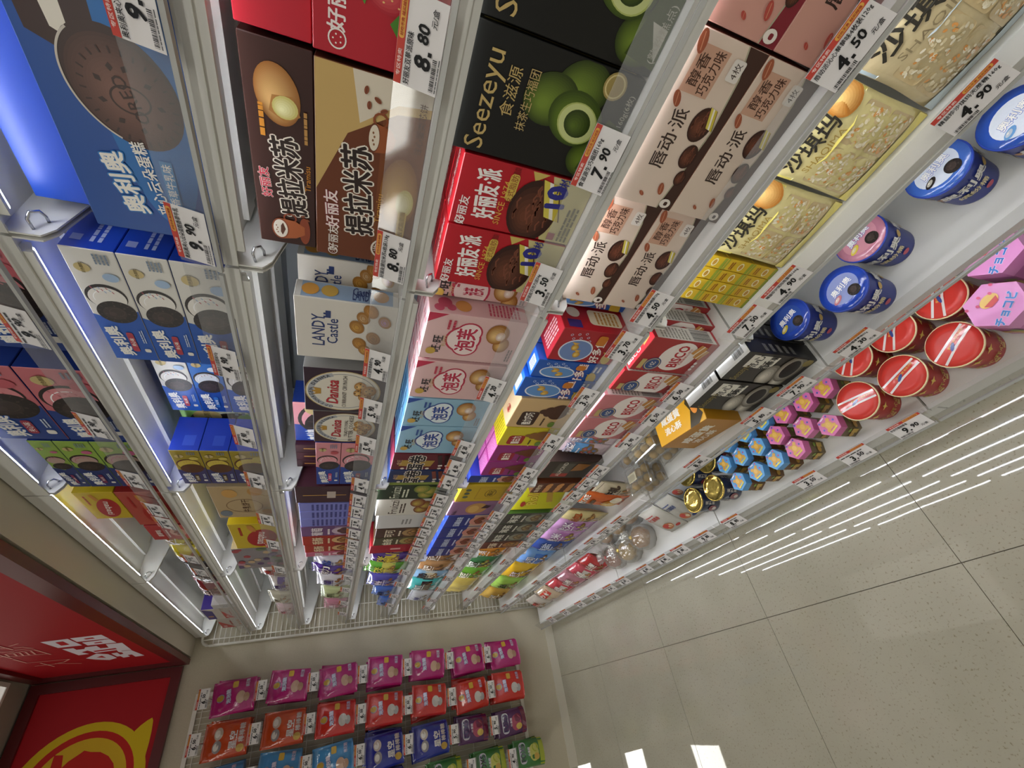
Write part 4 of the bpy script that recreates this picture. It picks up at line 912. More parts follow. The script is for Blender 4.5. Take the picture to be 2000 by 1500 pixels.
def bag_fn(w, h, t, seed, wr=1.0):
    """front height of a filled pillow bag over (u, v) in metres"""
    def f(u, v):
        a, c = min(max(u / w, 0), 1), min(max(v / h, 0), 1)
        ex = max(0.0, 1 - abs(2 * a - 1) ** 2.6); cr = 0.07
        cc = (c - cr) / (1 - 2 * cr)
        if cc <= 0 or cc >= 1: return 0.0012 + 0.0008 * math.sin(u * 900)
        ey = max(0.0, 1 - abs(2 * cc - 1) ** 2.8)
        n = noise.noise(Vector((u * 26, v * 20, seed * 3.1))) * 0.16 + noise.noise(Vector((u * 60, v * 22, seed * 1.7 + 9))) * 0.10
        return 0.0014 + t / 2 * (ex * ey) ** 0.55 * (1 + n * wr)
    return f
_gm = {}
def bag_meshes(w, h, t, col, fn, seed, m, nx=18, ny=24, back=None, body_art=None):
    f = bag_fn(w, h, t, seed)
    b = MB()
    V, F = [], []
    for s in (-1, 1):
        for j in range(ny + 1):
            for i in range(nx + 1):
                u, v = w * i / nx, h * j / ny
                pin = 0.012 * w / 0.15 * math.sin(PI * j / ny) ** 2            # sides draw in as the bag fills
                x = -w / 2 + u
                x *= 1 - pin * 2
                V.append((x, s * f(u, v), v))
    b.v = V
    n1 = (nx + 1) * (ny + 1)
    for s in (0, 1):
        for j in range(ny):
            for i in range(nx):
                q = [s * n1 + j * (nx + 1) + i, s * n1 + j * (nx + 1) + i + 1, s * n1 + (j + 1) * (nx + 1) + i + 1, s * n1 + (j + 1) * (nx + 1) + i]
                b.f.append(q if s == 0 else q[::-1]); b.sm.append(True)
                b.c.append(lin(col) if s == 0 else lin(back or col))
    for j in range(ny):
        for i in (0, nx):
            q = [j * (nx + 1) + i, (j + 1) * (nx + 1) + i, n1 + (j + 1) * (nx + 1) + i, n1 + j * (nx + 1) + i]
            b.f.append(q if i == nx else q[::-1]); b.c.append(lin(col)); b.sm.append(True)
    for i in range(nx):
        for j in (0, ny):
            q = [j * (nx + 1) + i, j * (nx + 1) + i + 1, n1 + j * (nx + 1) + i + 1, n1 + j * (nx + 1) + i]
            b.f.append(q[::-1] if j == 0 else q); b.c.append(lin(col)); b.sm.append(True)
    body = b.mesh('bag', m)
    kids = []
    if fn:
        a = Art(); fn(a, w / h)
        def P(u, v, o):
            pin = 0.012 * w / 0.15 * math.sin(PI * min(max(v / h, 0), 1)) ** 2
            return ((-w / 2 + u) * (1 - 2 * pin), -f(u, v) - o * 1.2 - 0.0008, v)
        kids.append(('printed_front', a.mesh('printed_front', 'film' if m == 'clearfilm' else m, h, P, w)))
    return body, kids
def g_word(c1, word, wc='F4EEE6', food='C79A54', fc2=None, band=None):
    """common snack bag: coloured panel, name, picture of the snack"""
    def f(a, p):
        if band: a.rect(p * 0.02, 0.3, p * 0.96, 0.3, band, 8, 4)
        for k in range(7): a.blob(p * (0.2 + 0.1 * k), 0.24 + 0.05 * ((k * 3) % 4), 0.075, 0.055, '7A5A30', food if k % 2 else (fc2 or food), 10, k, 3)
        a.text(word, p * 0.5, 0.66, min(0.2, 0.85 * p / max(len(word), 1)), wc, 0.03, 0, out=(0.03, c1))
        a.para(p * 0.25, 0.5, p * 0.5, 0.05, 1, wc, len(word)); a.rect(p * 0.05, 0.93, p * 0.9, 0.012, wc, 6)
    return f
def bag(lv, x0, x1, h, col, label, fn=None, y=0.03, t=0.05, seed=1, lean=0.12, name='snack_bag', m='film', z=0.0, rot=0.0, back=None, group=None, cat='bag'):
    k = (round(x1 - x0, 3), round(h, 3), t, col, fn, seed, m)
    if k not in _gm: _gm[k] = bag_meshes(x1 - x0, h, t, col, fn, seed, m, back=back)
    body, kids = _gm[k]
    o = obj(name, body, None, ((x0 + x1) / 2, y + t / 2 + 0.004, ZS[lv] + z + 0.002), (-lean, 0, rot))
    for n, mm in kids: obj(n, mm, o)
    return tag(o, label, cat, group)
design('blueplain', ('1F49B0', '1F3FA8', '2350B8'), lambda a, p: a.para(p * 0.75, 0.3, p * 0.16, 0.3, 3, '8FA4D8', 3))

# ------------------------------------------------------------------ second shelf (topmost stocked shelf)
for k, (z, w) in enumerate(((0, 'lower'), (0.127, 'upper'))):
    box(2, 2.80, 3.05, 0.125, 'oreo_straw', f'strawberry sandwich biscuit box at the left picture edge, {w} of two', z=z, d=0.1)
    box(2, 2.455, 2.738, 0.125, 'oreo_straw', f'pink and blue sandwich biscuit box on the top shelf, {w} of its stack', z=z, d=0.12)
for z, h, w in ((0, 0.095, 'lowest'), (0.0955, 0.07, 'middle'), (0.166, 0.047, 'topmost')):
    box(2, 2.19, 2.446, h, 'oreo_lime', f'dark blue and green fruit biscuit box on the top shelf, {w} of three', z=z, d=0.12)
box(2, 1.885, 2.148, 0.13, 'nabati_red', 'red wafer box under the yellow wafer box on the top shelf', d=0.12)
box(2, 1.950, 2.150, 0.096, 'nabati', 'yellow wafer box on the red one on the top shelf', z=0.131, d=0.12)
box(2, 1.735, 1.875, 0.125, 'strawbox', 'red strawberry biscuit box beside the red wafer box', d=0.1)
bag(2, 1.72, 1.93, 0.235, 'C24A62', 'pink foil bag behind the red strawberry box', y=0.17, t=0.05, seed=4)
bag(2, 1.56, 1.715, 0.15, 'C2B422', 'yellow crisps bag on the top shelf, nearer of two', g_word('A8321E', '薯片', food='D9B24A'), seed=5, t=0.07)
bag(2, 1.335, 1.53, 0.15, 'BDAA1E', 'yellow and red crisps bag beside the bay joint', g_word('A8321E', '脆片', food='C2502E'), seed=6, t=0.07)
bag(2, 1.01, 1.27, 0.14, '241F20', 'black snack bag on the top shelf of the end bay', g_word('111111', '黑糖', 'C9C2BA', '8A2A24'), seed=7, t=0.06)
bag(2, 0.70, 0.99, 0.17, '6A1A22', 'dark red shiny nut bag on the top shelf of the end bay', g_word('3A0C10', '山楂', 'E2D2C8', 'B8927E'), seed=8, t=0.09)
box(2, 0.615, 0.695, 0.12, 'whitebox', 'narrow white box beside the dark red nut bag', d=0.12)
box(2, 0.36, 0.61, 0.095, 'redwhite', 'white and red cookie box, lower of the end stack on the top shelf', d=0.13)
box(2, 0.36, 0.61, 0.085, 'purplewhite', 'white and purple cookie box on the red one on the top shelf', z=0.096, d=0.13)
box(2, 0.09, 0.355, 0.15, 'redwhite', 'white and red cookie box against the wire panel', d=0.13)

# ------------------------------------------------------------------ third shelf
box(3, 3.117, 3.545, 0.168, 'oreocake', 'large blue cream cake box with a big biscuit picture', name='cake_box', d=0.09)
box(3, 3.12, 3.55, 0.085, 'blueplain', 'plain blue biscuit box lying on top of the large blue cake box', z=0.17, y=0.06, d=0.1)
box(3, 3.548, 3.95, 0.168, 'oreocake', 'large blue cream cake box beyond the left picture edge', name='cake_box', d=0.09)
for z, h, w in ((0, 0.09, 'lowest'), (0.0905, 0.072, 'middle'), (0.163, 0.073, 'topmost')):
    box(3, 2.790, 3.066, h, 'oreo_white', f'white and blue birthday biscuit box, {w} of the front stack', z=z, d=0.10)
    box(3, 2.425, 2.672, h + (0.012 if z == 0 else 0.0), 'oreo_white' if w != 'middle' else 'oreo_blue', f'biscuit box set back beside the white stack, {w} of three', z=z + (0.013 if z else 0), y=0.14, d=0.10)
for z, h, w in ((0, 0.093, 'lowest'), (0.0935, 0.07, 'middle'), (0.164, 0.07, 'topmost')):
    box(3, 2.204, 2.408, h, 'oreo_banana', f'yellow banana biscuit box with a blue end, {w} of three', z=z, d=0.11)
box(3, 2.21, 2.418, 0.24, 'oreo_green', 'green biscuit box behind the banana biscuit boxes', y=0.15, d=0.08)
box(3, 1.925, 2.178, 0.185, 'milkbis', 'beige milk biscuit box on the third shelf', d=0.06)
box(3, 1.90, 2.09, 0.2, 'nabati', 'yellow wafer box standing behind the beige milk biscuit box', y=0.13, d=0.09)
box(3, 1.59, 1.858, 0.175, 'nabati', 'yellow wafer box with a red oval on the third shelf', d=0.08)
box(3, 1.31, 1.585, 0.2, 'floral', 'grey floral gift biscuit box on the third shelf', d=0.09)
bag(3, 1.03, 1.25, 0.15, 'B9B0A6', 'white snack bag at the front of the end bay, third shelf', g_word('A83A34', '虾条', 'B8322C', 'C98A4A'), seed=11)
bag(3, 0.72, 1.01, 0.12, 'C2BAB2', 'white and purple snack bag on the third shelf', g_word('4A2A7E', '麻薯', '3E2478', '8A6A5A', band='4A2A7E'), seed=12)
bag(3, 0.82, 1.0, 0.2, '7EA84A', 'green snack bag behind the white and purple one', y=0.13, seed=13)
bag(3, 0.42, 0.70, 0.15, 'B8B49E', 'cream snack bag on the third shelf of the end bay', g_word('7A6A3A', '豆干', '6A4A2A', 'B98A5A'), seed=14)
bag(3, 0.10, 0.40, 0.13, 'BFA8A8', 'pale pink snack bag beside the wire panel, third shelf', g_word('A8485A', '果冻', 'B8324A', 'C98A8A'), seed=15)

# ------------------------------------------------------------------ fourth shelf
box(4, 3.440, 3.74, 0.158, 'berrypie', 'red berry pie box with strawberries', name='cake_box', d=0.12)
box(4, 3.440, 3.74, 0.087, 'redtop', 'plain red pie box lying on the strawberry pie box', name='cake_box', z=0.159, y=0.03, d=0.15)
box(4, 3.132, 3.434, 0.157, 'tira', 'brown tiramisu cake box with a coffee cup', name='cake_box', d=0.12)
box(4, 3.132, 3.434, 0.087, 'tiratop', 'dark brown tiramisu cake box lying on top of the other', name='cake_box', z=0.158, y=0.03, d=0.15)
box(4, 2.845, 3.024, 0.2, 'landy', 'white butter cookie box with dark blue lettering', d=0.05)
box(4, 2.93, 3.07, 0.2, 'landy', 'white butter cookie box half hidden behind the tiramisu boxes', y=0.09, d=0.05)
box(4, 2.632, 2.808, 0.19, 'danisa_currant', 'dark cookie box with white oval and currant cookies', d=0.07)
box(4, 2.470, 2.628, 0.172, 'danisa_butter', 'dark cookie box with white oval and butter cookies', d=0.07)
for z, h, w in ((0, 0.097, 'lower'), (0.0975, 0.071, 'upper')):
    box(4, 2.190, 2.465, h, 'oreo_pink', f'pink sandwich biscuit box on the fourth shelf, {w} of two', z=z, d=0.06)
box(4, 2.34, 2.55, 0.235, 'oreo_pink', 'pink and blue biscuit box standing behind the dark cookie boxes', y=0.1, d=0.08)
for k, x in enumerate((2.19, 2.24, 2.29)):
    box(4, x, x + 0.048, 0.235, 'maroon', f'tall maroon stick biscuit box, {ORD[k + 1]} from the front one', y=0.085, d=0.1)
box(4, 2.037, 2.172, 0.237, 'maroon', 'tall maroon stick biscuit box at the front with a thin line drawing', d=0.12)
for k, (x0, x1) in enumerate(((1.958, 2.03), (1.888, 1.956), (1.803, 1.886))):
    box(4, x0, x1, 0.23, 'lilac', f'tall lilac biscuit box, {("nearest", "middle", "farthest")[k]} of three', d=0.1)
box(4, 1.692, 1.80, 0.232, 'grape', 'purple grape biscuit box on the fourth shelf', d=0.1)
box(4, 1.583, 1.69, 0.23, 'redbox', 'red biscuit box beside the purple grape box', d=0.1)
box(4, 1.485, 1.581, 0.225, 'redbox', 'second red biscuit box, next to the pink one', d=0.1)
box(4, 1.425, 1.483, 0.222, 'pinkbox', 'narrow pink biscuit box on the fourth shelf', d=0.1)
bag(4, 1.14, 1.27, 0.2, 'C6C2CC', 'white and blue wafer bag at the bay joint, fourth shelf', g_word('2A4A9A', '威化', '2A4A9A', 'C98A3A'), seed=21)
bag(4, 0.98, 1.13, 0.21, '4A2A82', 'shiny purple chocolate bag on the fourth shelf', g_word('2A144E', '巧克力', 'EDE4D8', 'B8803A'), seed=22)
bag(4, 0.72, 0.97, 0.19, 'C2BEC0', 'white and brown cake bag on the fourth shelf', g_word('2A3A7A', '蛋糕', '3A3A6A', 'B8723A'), seed=23)
bag(4, 0.42, 0.70, 0.17, 'B4BE8A', 'pale green bag on the fourth shelf of the end bay', g_word('5A6A2E', '青豆', '4A5A26', '9AA85A'), seed=24)
bag(4, 0.12, 0.40, 0.15, 'B8788A', 'dusty pink bag beside the wire panel, fourth shelf', g_word('7A2E44', '话梅', 'F0E2E2', '6A2A3A'), seed=25)

# ------------------------------------------------------------------ fifth shelf
boxes(3, 5, 3.534, 3.698, 0.262, 'seeze', 'tall black matcha cake box at the top picture edge', name='cake_box', d=0.06)
boxes(3, 5, 3.369, 3.531, 0.262, 'seeze', 'tall black matcha cake box beside the red pie boxes', name='cake_box', d=0.06)
boxes(3, 5, 3.243, 3.366, 0.236, 'choco', 'red chocolate pie box next to the black matcha box', name='cake_box', d=0.075)
boxes(3, 5, 3.112, 3.241, 0.236, 'choco', 'red chocolate pie box at the bay joint', name='cake_box', d=0.075)
boxes(3, 5, 2.877, 3.028, 0.231, 'puff_pink', 'pink cream puff box with its side turned to the aisle', name='cake_box', d=0.06)
box(5, 3.034, 3.079, 0.235, 'puff_pink', 'pink cream puff box squeezed against the bay joint', name='cake_box', y=0.07, d=0.07)
boxes(3, 5, 2.717, 2.868, 0.231, 'puff_pink', 'pink cream puff box beside the blue ones', name='cake_box', d=0.06)
boxes(3, 5, 2.577, 2.713, 0.231, 'puff_blue', 'light blue cream puff box, nearer of two', name='cake_box', d=0.06)
boxes(3, 5, 2.412, 2.574, 0.231, 'puff_blue', 'light blue cream puff box, farther of two', name='cake_box', d=0.06)
boxes(2, 5, 2.296, 2.406, 0.233, 'roll_red', 'dark red egg roll box on the fifth shelf', d=0.07)
boxes(2, 5, 2.196, 2.292, 0.233, 'roll_navy', 'navy blue egg roll box on the fifth shelf', d=0.07)
box(5, 2.05, 2.176, 0.262, 'fruizzi_green', 'dark green fruit biscuit box with a pale green side', d=0.1)
box(5, 1.90, 2.046, 0.25, 'fruizzi_white', 'white fruit biscuit box with brown cookies', d=0.06, rot=0.06)
box(5, 1.744, 1.892, 0.235, 'whitebox', 'plain white biscuit box on the fifth shelf', d=0.06)
box(5, 1.628, 1.74, 0.23, 'brownbox', 'dark brown cocoa biscuit box on the fifth shelf', d=0.1)
box(5, 1.524, 1.624, 0.228, 'olivebox', 'olive cookie box beside the crimson box', d=0.1)
box(5, 1.412, 1.52, 0.238, 'crimson', 'crimson box at the end of the fifth shelf boxes', d=0.12)
bag(5, 1.12, 1.26, 0.235, '4A2A7A', 'purple and yellow corn snack bag on the fifth shelf', g_word('2E1654', '玉米', 'E6D23A', 'D9B42A', band='C9B428'), seed=31)
bag(5, 1.302, 1.405, 0.235, '3F2570', 'purple and yellow corn snack bag at the crimson box', g_word('2E1654', '香芋', 'E6D23A', 'D9B42A', band='C9B428'), seed=32)
bag(5, 0.90, 1.11, 0.235, '5A9A2E', 'shiny green corn snack bag on the fifth shelf', g_word('2E5A12', '玉米', 'E8D84A', 'D9B42A', band='C2B84A'), seed=33)
bag(5, 0.62, 0.88, 0.2, '4A4AA0', 'violet and red snack bag on the fifth shelf', g_word('8A1E3A', '辣条', 'EDE4EA', 'B82A3A'), seed=34)
bag(5, 0.38, 0.60, 0.15, '3A62B0', 'blue snack bag with dark stripes on the fifth shelf', g_word('1E2A5A', '海苔', '1E2A5A', '2A3A7A'), seed=35)
bag(5, 0.08, 0.36, 0.09, '3E66B4', 'low blue snack bag beside the wire panel', g_word('1E2A5A', '虾片', '1E2A5A', '2A3A7A'), seed=36)

# ------------------------------------------------------------------ sixth shelf
for z, h, w in ((0, 0.116, 'lower'), (0.1165, 0.125, 'upper')):
    box(6, 3.616, 3.86, h, 'chun_pink', f'dusty pink berry pie box at the top picture edge, {w} of two', name='cake_box', z=z, d=0.12)
    box(6, 3.356, 3.612, h, 'chun', f'beige and brown chocolate pie box under the black cake box, {w} of two', name='cake_box', z=z, d=0.12)
    box(6, 3.100, 3.352, h, 'chun', f'beige and brown chocolate pie box at the bay joint, {w} of two', name='cake_box', z=z, y=0.04, d=0.12)
boxes(2, 6, 2.915, 3.032, 0.19, 'fish_red', 'red fish cracker box turned to show its side', d=0.09)
box(6, 3.036, 3.08, 0.22, 'fish_blue', 'blue fish cracker box behind the red one at the joint', y=0.1, d=0.09)
boxes(3, 6, 2.842, 2.912, 0.21, 'fish_blue', 'blue fish cracker box next to the red one', d=0.06)
boxes(3, 6, 2.750, 2.839, 0.222, 'fish_blue', 'blue fish cracker box next to the beige one', d=0.06)
boxes(3, 6, 2.588, 2.742, 0.196, 'cute_beige', 'beige chocolate biscuit box with a brown swirl', d=0.07)
boxes(3, 6, 2.473, 2.585, 0.19, 'cute_yellow', 'bright yellow mushroom biscuit box', d=0.07)
boxes(4, 6, 2.360, 2.470, 0.186, 'cute_purple', 'magenta mushroom biscuit box, nearer of two', d=0.06)
boxes(4, 6, 2.250, 2.357, 0.186, 'cute_purple', 'magenta mushroom biscuit box, farther of two', d=0.06)
boxes(2, 6, 2.190, 2.247, 0.222, 'navybox', 'narrow navy cookie box beside the magenta boxes', d=0.1)
box(6, 2.012, 2.172, 0.23, 'giftbox', 'mustard yellow gift box with a brown emblem', d=0.12)
box(6, 1.865, 2.009, 0.235, 'lilacbox', 'mauve waffle biscuit box beside the mustard gift box', d=0.12)
for k, (x0, x1) in enumerate(((1.724, 1.862), (1.583, 1.721), (1.442, 1.58), (1.30, 1.439))):
    boxes(2, 6, x0, x1, 0.222, 'navybox', f'navy cookie box on the sixth shelf, {("nearest", "second", "third", "farthest")[k]} of four', d=0.08)
bag(6, 1.07, 1.27, 0.24, '9A7248', 'brown kraft paper bag on the sixth shelf, nearer one', g_word('6A4424', '锅巴', 'EFE2CC', '5A3A24'), seed=41)
bag(6, 0.88, 1.05, 0.235, 'A67A4C', 'brown kraft paper bag on the sixth shelf, farther one', g_word('6A4424', '锅巴', 'EFE2CC', '5A3A24'), seed=42)
bag(6, 0.72, 0.86, 0.24, '7EA2C0', 'pale blue and cream snack bag on the sixth shelf', g_word('2A2A2E', '酸奶', '2A2A2E', 'D9CBA0', band='C9C2A8'), seed=43)
bag(6, 0.40, 0.70, 0.22, '3FA8A4', 'turquoise snack bag with a black band', g_word('0E1412', '猫爪', 'E8ECE8', '7A7066', band='181A1C'), seed=44)
bag(6, 0.10, 0.38, 0.16, 'BFC0C4', 'white snack bag beside the wire panel on the sixth shelf', g_word('6A6AA0', '米饼', '5A5A9A', 'BDBAB0'), seed=45)

# ------------------------------------------------------------------ seventh shelf: sachima bags and more
def f_sachima(bg, cream, dark):
    def f(a, p):
        rd = random.Random(3)
        for bx, by in ((0.06, 0.36), (0.52, 0.36), (0.06, 0.10), (0.52, 0.10)):
            a.rrect(p * bx, by, p * 0.42, 0.245, 0.03, 'CBB588')
            for k in range(70):
                x, y = p * (bx + 0.03 + 0.36 * rd.random()), by + 0.02 + 0.2 * rd.random()
                a.ell(x, y, rd.uniform(0.010, 0.024), rd.uniform(0.008, 0.014), rd.choice(('EADFBE', 'E0D2AA', 'F2EBD4', 'DC9A52', 'D2BE90')), 7, rd.uniform(0, 3)); a.k -= 1
            a.k += 1
        a.poly([(0.005, 0.98), (p - 0.005, 0.98), (p - 0.005, 0.66), (p * 0.7, 0.60), (p * 0.35, 0.60), (0.005, 0.66)], cream)
        a.blob(p * 0.86, 0.80, p * 0.17, 0.14, 'B8762A', 'F0C478', 24, 0, 8)
        a.text('沙琪玛', p * 0.40, 0.80, 0.17, dark, 0.02, -4, w=p * 0.6); a.text('SHAQIMA', p * 0.40, 0.66, 0.06, 'A88A3A' if bg == 'y' else '8A7A5A', 0.0, -2, w=p * 0.5)
        a.rect(0.005, 0.005, p - 0.01, 0.09, cream, 6); a.para(p * 0.1, 0.03, p * 0.5, 0.04, 1, '6A5A2A', 3)
    return f
fs_y, fs_b = f_sachima('y', 'E6D873', '26221A'), f_sachima('b', 'B9C8CE', '26221A')
bag(7, 3.455, 3.627, 0.245, 'DCCF92', 'yellow clear-window sachima bag, nearer of two', fs_y, t=0.045, seed=51, lean=0.05, name='sachima_bag')
bag(7, 3.281, 3.451, 0.245, 'DCCF92', 'yellow clear-window sachima bag, farther of two', fs_y, t=0.045, seed=52, lean=0.05, name='sachima_bag')
bag(7, 3.632, 3.86, 0.24, 'C9B88E', 'pale blue sugar-free sachima bag at the top right', lambda a, p: (fs_b(a, p), a.text('No Sucrose', p * 0.4, 0.95, 0.06, '5A4A3A', 0.0, -3, w=p * 0.6)), t=0.05, seed=53, lean=0.05, name='sachima_bag')
for i in range(4):
    for j in range(3):
        for r in range(2):
            if r == 1 and j < 2: continue
            box(7, 3.146 + i * 0.032, 3.178 + i * 0.032, 0.078, 'minibox', f'small yellow snack box, column {("one", "two", "three", "four")[i]} from the joint, {("bottom", "middle", "top")[j]} layer{", second row" if r else ""}', z=j * 0.0785, y=0.055 + r * 0.052, d=0.05, group='small yellow snack boxes')
for k in range(3):
    box(7, 2.907 + 0.034 * k, 3.040 + 0.017 * k, 0.222, 'bisco_red', f'red milk biscuit box with a white side panel, {ORD[k]} of three staggered', y=0.02 + 0.055 * k, d=0.052)
boxes(2, 7, 2.812, 2.902, 0.232, 'bisco_red', 'narrow red milk biscuit box beside the pink ones', d=0.05)
boxes(3, 7, 2.663, 2.787, 0.232, 'bisco_pink', 'pink milk biscuit box, nearer of two', d=0.05)
boxes(3, 7, 2.534, 2.66, 0.236, 'bisco_pink', 'pink milk biscuit box, farther of two', d=0.05)
gw = g_word('2A5AA0', '巧爱', 'EDE6E4', 'B84A6A', '3A78B8', band='5A94C8')
bag(7, 2.446, 2.53, 0.25, 'C9B4BA', 'blue and pink candy pouch beside the pink biscuit box', gw, t=0.03, seed=54)
bag(7, 2.368, 2.442, 0.255, 'C9B4BA', 'blue and pink candy pouch beside the dark brown box', gw, t=0.03, seed=55)
box(7, 2.225, 2.362, 0.235, 'cocoa_dark', 'dark brown almond biscuit box at the bay joint', y=0.02, d=0.12)
box(7, 2.085, 2.178, 0.215, 'cookie_brown', 'brown box printed with small pies behind the joint', y=0.02, d=0.08)
box(7, 1.875, 2.055, 0.245, 'rolls', 'bright yellow wafer roll box turned askew', y=0.045, d=0.1, rot=0.22)
for k, (x0, x1) in enumerate(((1.735, 1.858), (1.602, 1.732), (1.475, 1.599))):
    box(7, x0, x1, 0.25, 'greenpack', f'grey seaweed biscuit box with a green top, {("nearest", "middle", "farthest")[k]} of three', d=0.12)
box(7, 1.37, 1.472, 0.245, 'brownpack', 'brown wafer box with a violet top', d=0.12)
bag(7, 1.08, 1.27, 0.25, 'C9821E', 'orange snack bag on the seventh shelf', g_word('8A4A0E', '芒果', 'F2E6CC', 'D9A43A'), seed=56, t=0.07)
bag(7, 0.86, 1.07, 0.26, '2E6A3A', 'dark green shiny snack bag on the seventh shelf', g_word('14381C', '青柠', 'E6ECDC', 'A9C24A'), seed=57, t=0.07)
bag(7, 0.62, 0.84, 0.25, '6AA832', 'bright green snack bag on the seventh shelf', g_word('2E5A12', '豌豆', 'F0ECD2', 'C9D24A'), seed=58, t=0.07)
def f_stripe(a, p):
    for k in range(9): a.poly([(p * (0.02 + k * 0.11), 0.08), (p * (0.07 + k * 0.11), 0.08), (p * min(0.98, 0.16 + k * 0.11), 0.92), (p * min(0.97, 0.11 + k * 0.11), 0.92)], '7A2A1A')
bag(7, 0.20, 0.60, 0.25, 'C9B45A', 'striped red and yellow snack bag beside the wire panel', f_stripe, seed=59, t=0.08)

# ------------------------------------------------------------------ eighth shelf: snack cups, boxes, trays, bags
def cup(name, lv, x, y, h, r0, r1, lid, body, label, cat='cup', art=None, lidart=None, group=None, rim='D9CFA8', lidm='film', z=0.0):
    o = MB().lathe([(r0, 0.0), (r0 * 1.01, h * 0.04), (r1 * 0.96, h * 0.9), (r1 * 0.97, h * 0.965)], 36, None, body).build(name, 'carton', None, (x, y, ZS[lv] + z + 0.0005))
    MB().lathe([(r1 * 0.97, h * 0.955), (r1 * 1.03, h * 0.96), (r1 * 1.04, h * 0.985), (r1 * 1.01, h)], 36, None, rim).build('rim', 'carton', o)
    lm = MB().lathe([(r1 * 0.985, h * 0.985), (r1 * 0.985, h + 0.0006), (r1 * 0.6, h + 0.0012)], 36, None, lid).build('lid', lidm, o)
    if lidart:
        a = Art(); lidart(a, 1.0)
        obj('printed_lid', a.mesh('printed_lid', 'film', 2 * r1, lambda u, v, q: (u - r1, v - r1, h + 0.0013 + q)), lm)
    if art:
        a = Art(); art(a, 3.0)
        def P(u, v, q):
            t = -PI / 2 + (u / h - 1.5) * h / ((r0 + r1) / 2) ; rr = r0 + (r1 * 0.96 - r0) * v / (h * 0.9) + q + 0.0012
            return (rr * math.cos(t), rr * math.sin(t), v)
        obj('printed_wrap', a.mesh('printed_wrap', 'carton', h, P), o)
    return tag(o, label, cat, group)
def w_cup(a, p):
    for k in range(12): a.ell(0.15 + 0.25 * k, 0.2 + 0.2 * ((k * 2) % 3), 0.07, 0.06, ('A8742E', '2A201E', 'B8485A', 'C9A65A')[k % 4], 12, k)
    for x in (0.7, 1.5, 2.3): a.text('奥利奥', x, 0.66, 0.2, 'E4E2DC', 0.03); a.text('缤纷桶', x, 0.42, 0.13, 'D6C89A', 0.02)
def l_cup(c1, c2):
    def f(a, p):
        a.ell(0.5, 0.5, 0.36, 0.32, c1, 28, 0.4); a.text('奥利奥', 0.5, 0.55, 0.15, 'F0EEE8', 0.03, 10, out=(0.03, '2A5AB8')); cookie(a, 0.66, 0.30, 0.13, '2B2422', '4A3D37'); a.blob(0.30, 0.34, 0.12, 0.06, c2, 'E8E2D2', 12, 0.5, 3)
    return f
CUPS = [(3.142, 0.048, '1F3F9E', ('2A4A9A', 'C9B23A'), 'blue snack cup at the end of its row beside the black boxes'),
        (3.285, 0.010, '2244A8', ('8A94C2', 'B8727A'), 'blue snack cup with a white milk swirl on the lid'),
        (3.382, 0.082, 'B8788A', ('C98A96', 'D9C24A'), 'snack cup with a pink lid between the blue ones'),
        (3.557, 0.076, '3A62B4', ('D2D8E2', '2A2220'), 'blue and white snack cup near the right picture edge'),
        (3.676, 0.040, '2A50A8', ('DDE2EA', '6A9ACB'), 'blue snack cup nearest the right picture edge')]
for x, y, lid, lc, lab in CUPS:
    cup('snack_cup', 8, x, y, 0.13, 0.045, 0.056, lid, '1E2F7E', lab, art=w_cup, lidart=l_cup(*lc), group='blue snack cups', rim='26409C')
boxes(3, 8, 2.957, 3.078, 0.262, 'blacksz', 'black filled mochi box with a white label, nearer of two', name='cake_box', y=-0.03, d=0.06)
boxes(3, 8, 2.812, 2.952, 0.262, 'blacksz', 'black filled mochi box with a white label, farther of two', name='cake_box', y=-0.03, d=0.06)
box(8, 2.53, 2.775, 0.155, 'yolk', 'golden salted egg pastry box lying across the shelf', name='cake_box', y=-0.02, d=0.13, rot=-0.12)
for k in range(2): box(8, 2.59 + 0.115 * k, 2.70 + 0.115 * k, 0.262, 'yellowplain', f'bright yellow pastry box behind the golden one, {("farther", "nearer")[k]} of two', name='cake_box', y=0.16, d=0.1)
# clear trays of pastry
def tray(x, y, z, rot, label):
    t = empty('pastry_tray', (x, y, ZS[8] + z + 0.001), (0, 0, rot))
    w, d, h = 0.15, 0.11, 0.06
    def shell(i):
        return [(-w / 2 + i, -d / 2 + i), (w / 2 - i, -d / 2 + i), (w / 2 - i, d / 2 - i), (-w / 2 + i, d / 2 - i)]
    b = MB(); v = []
    for i, zz in ((0.012, 0), (0.006, h * 0.5), (0.0, h * 0.52), (0.006, h * 0.55), (0.014, h)): v += [(p[0], p[1], zz) for p in shell(i)]
    f = [(0, 3, 2, 1), (16, 17, 18, 19)]
    for q in range(4):
        for k in range(4): f.append((q * 4 + k, q * 4 + (k + 1) % 4, q * 4 + 4 + (k + 1) % 4, q * 4 + 4 + k))
    b.add(v, f); b.build('clear_shell', 'tray', t)
    rd = random.Random(int(x * 1000))
    for k in range(6):
        px, py = (-0.045 + 0.045 * (k % 3)), (-0.022 + 0.044 * (k // 3))
        q = MB(); pr = [(0.004, 0.004), (0.017, 0.008), (0.019, 0.02), (0.013, 0.032), (0.004, 0.036)]
        q.lathe(pr, 12, None, rd.choice(('A8874A', 'B8965A', '967A44'))); q.build('pastry', 'paper', t, (px, py, 0))
    a = Art(); a.rect(0, 0, 1.6, 1, 'B4AC92'); a.para(0.1, 0.15, 1.3, 0.7, 5, '6E6A58', 3)
    obj('label_sticker', a.mesh('label_sticker', 'paper', 0.035, lambda u, vv, o: (-0.03 + u, -0.02 + vv, h + o)), t)
    return tag(t, label, 'tray', 'clear pastry trays')
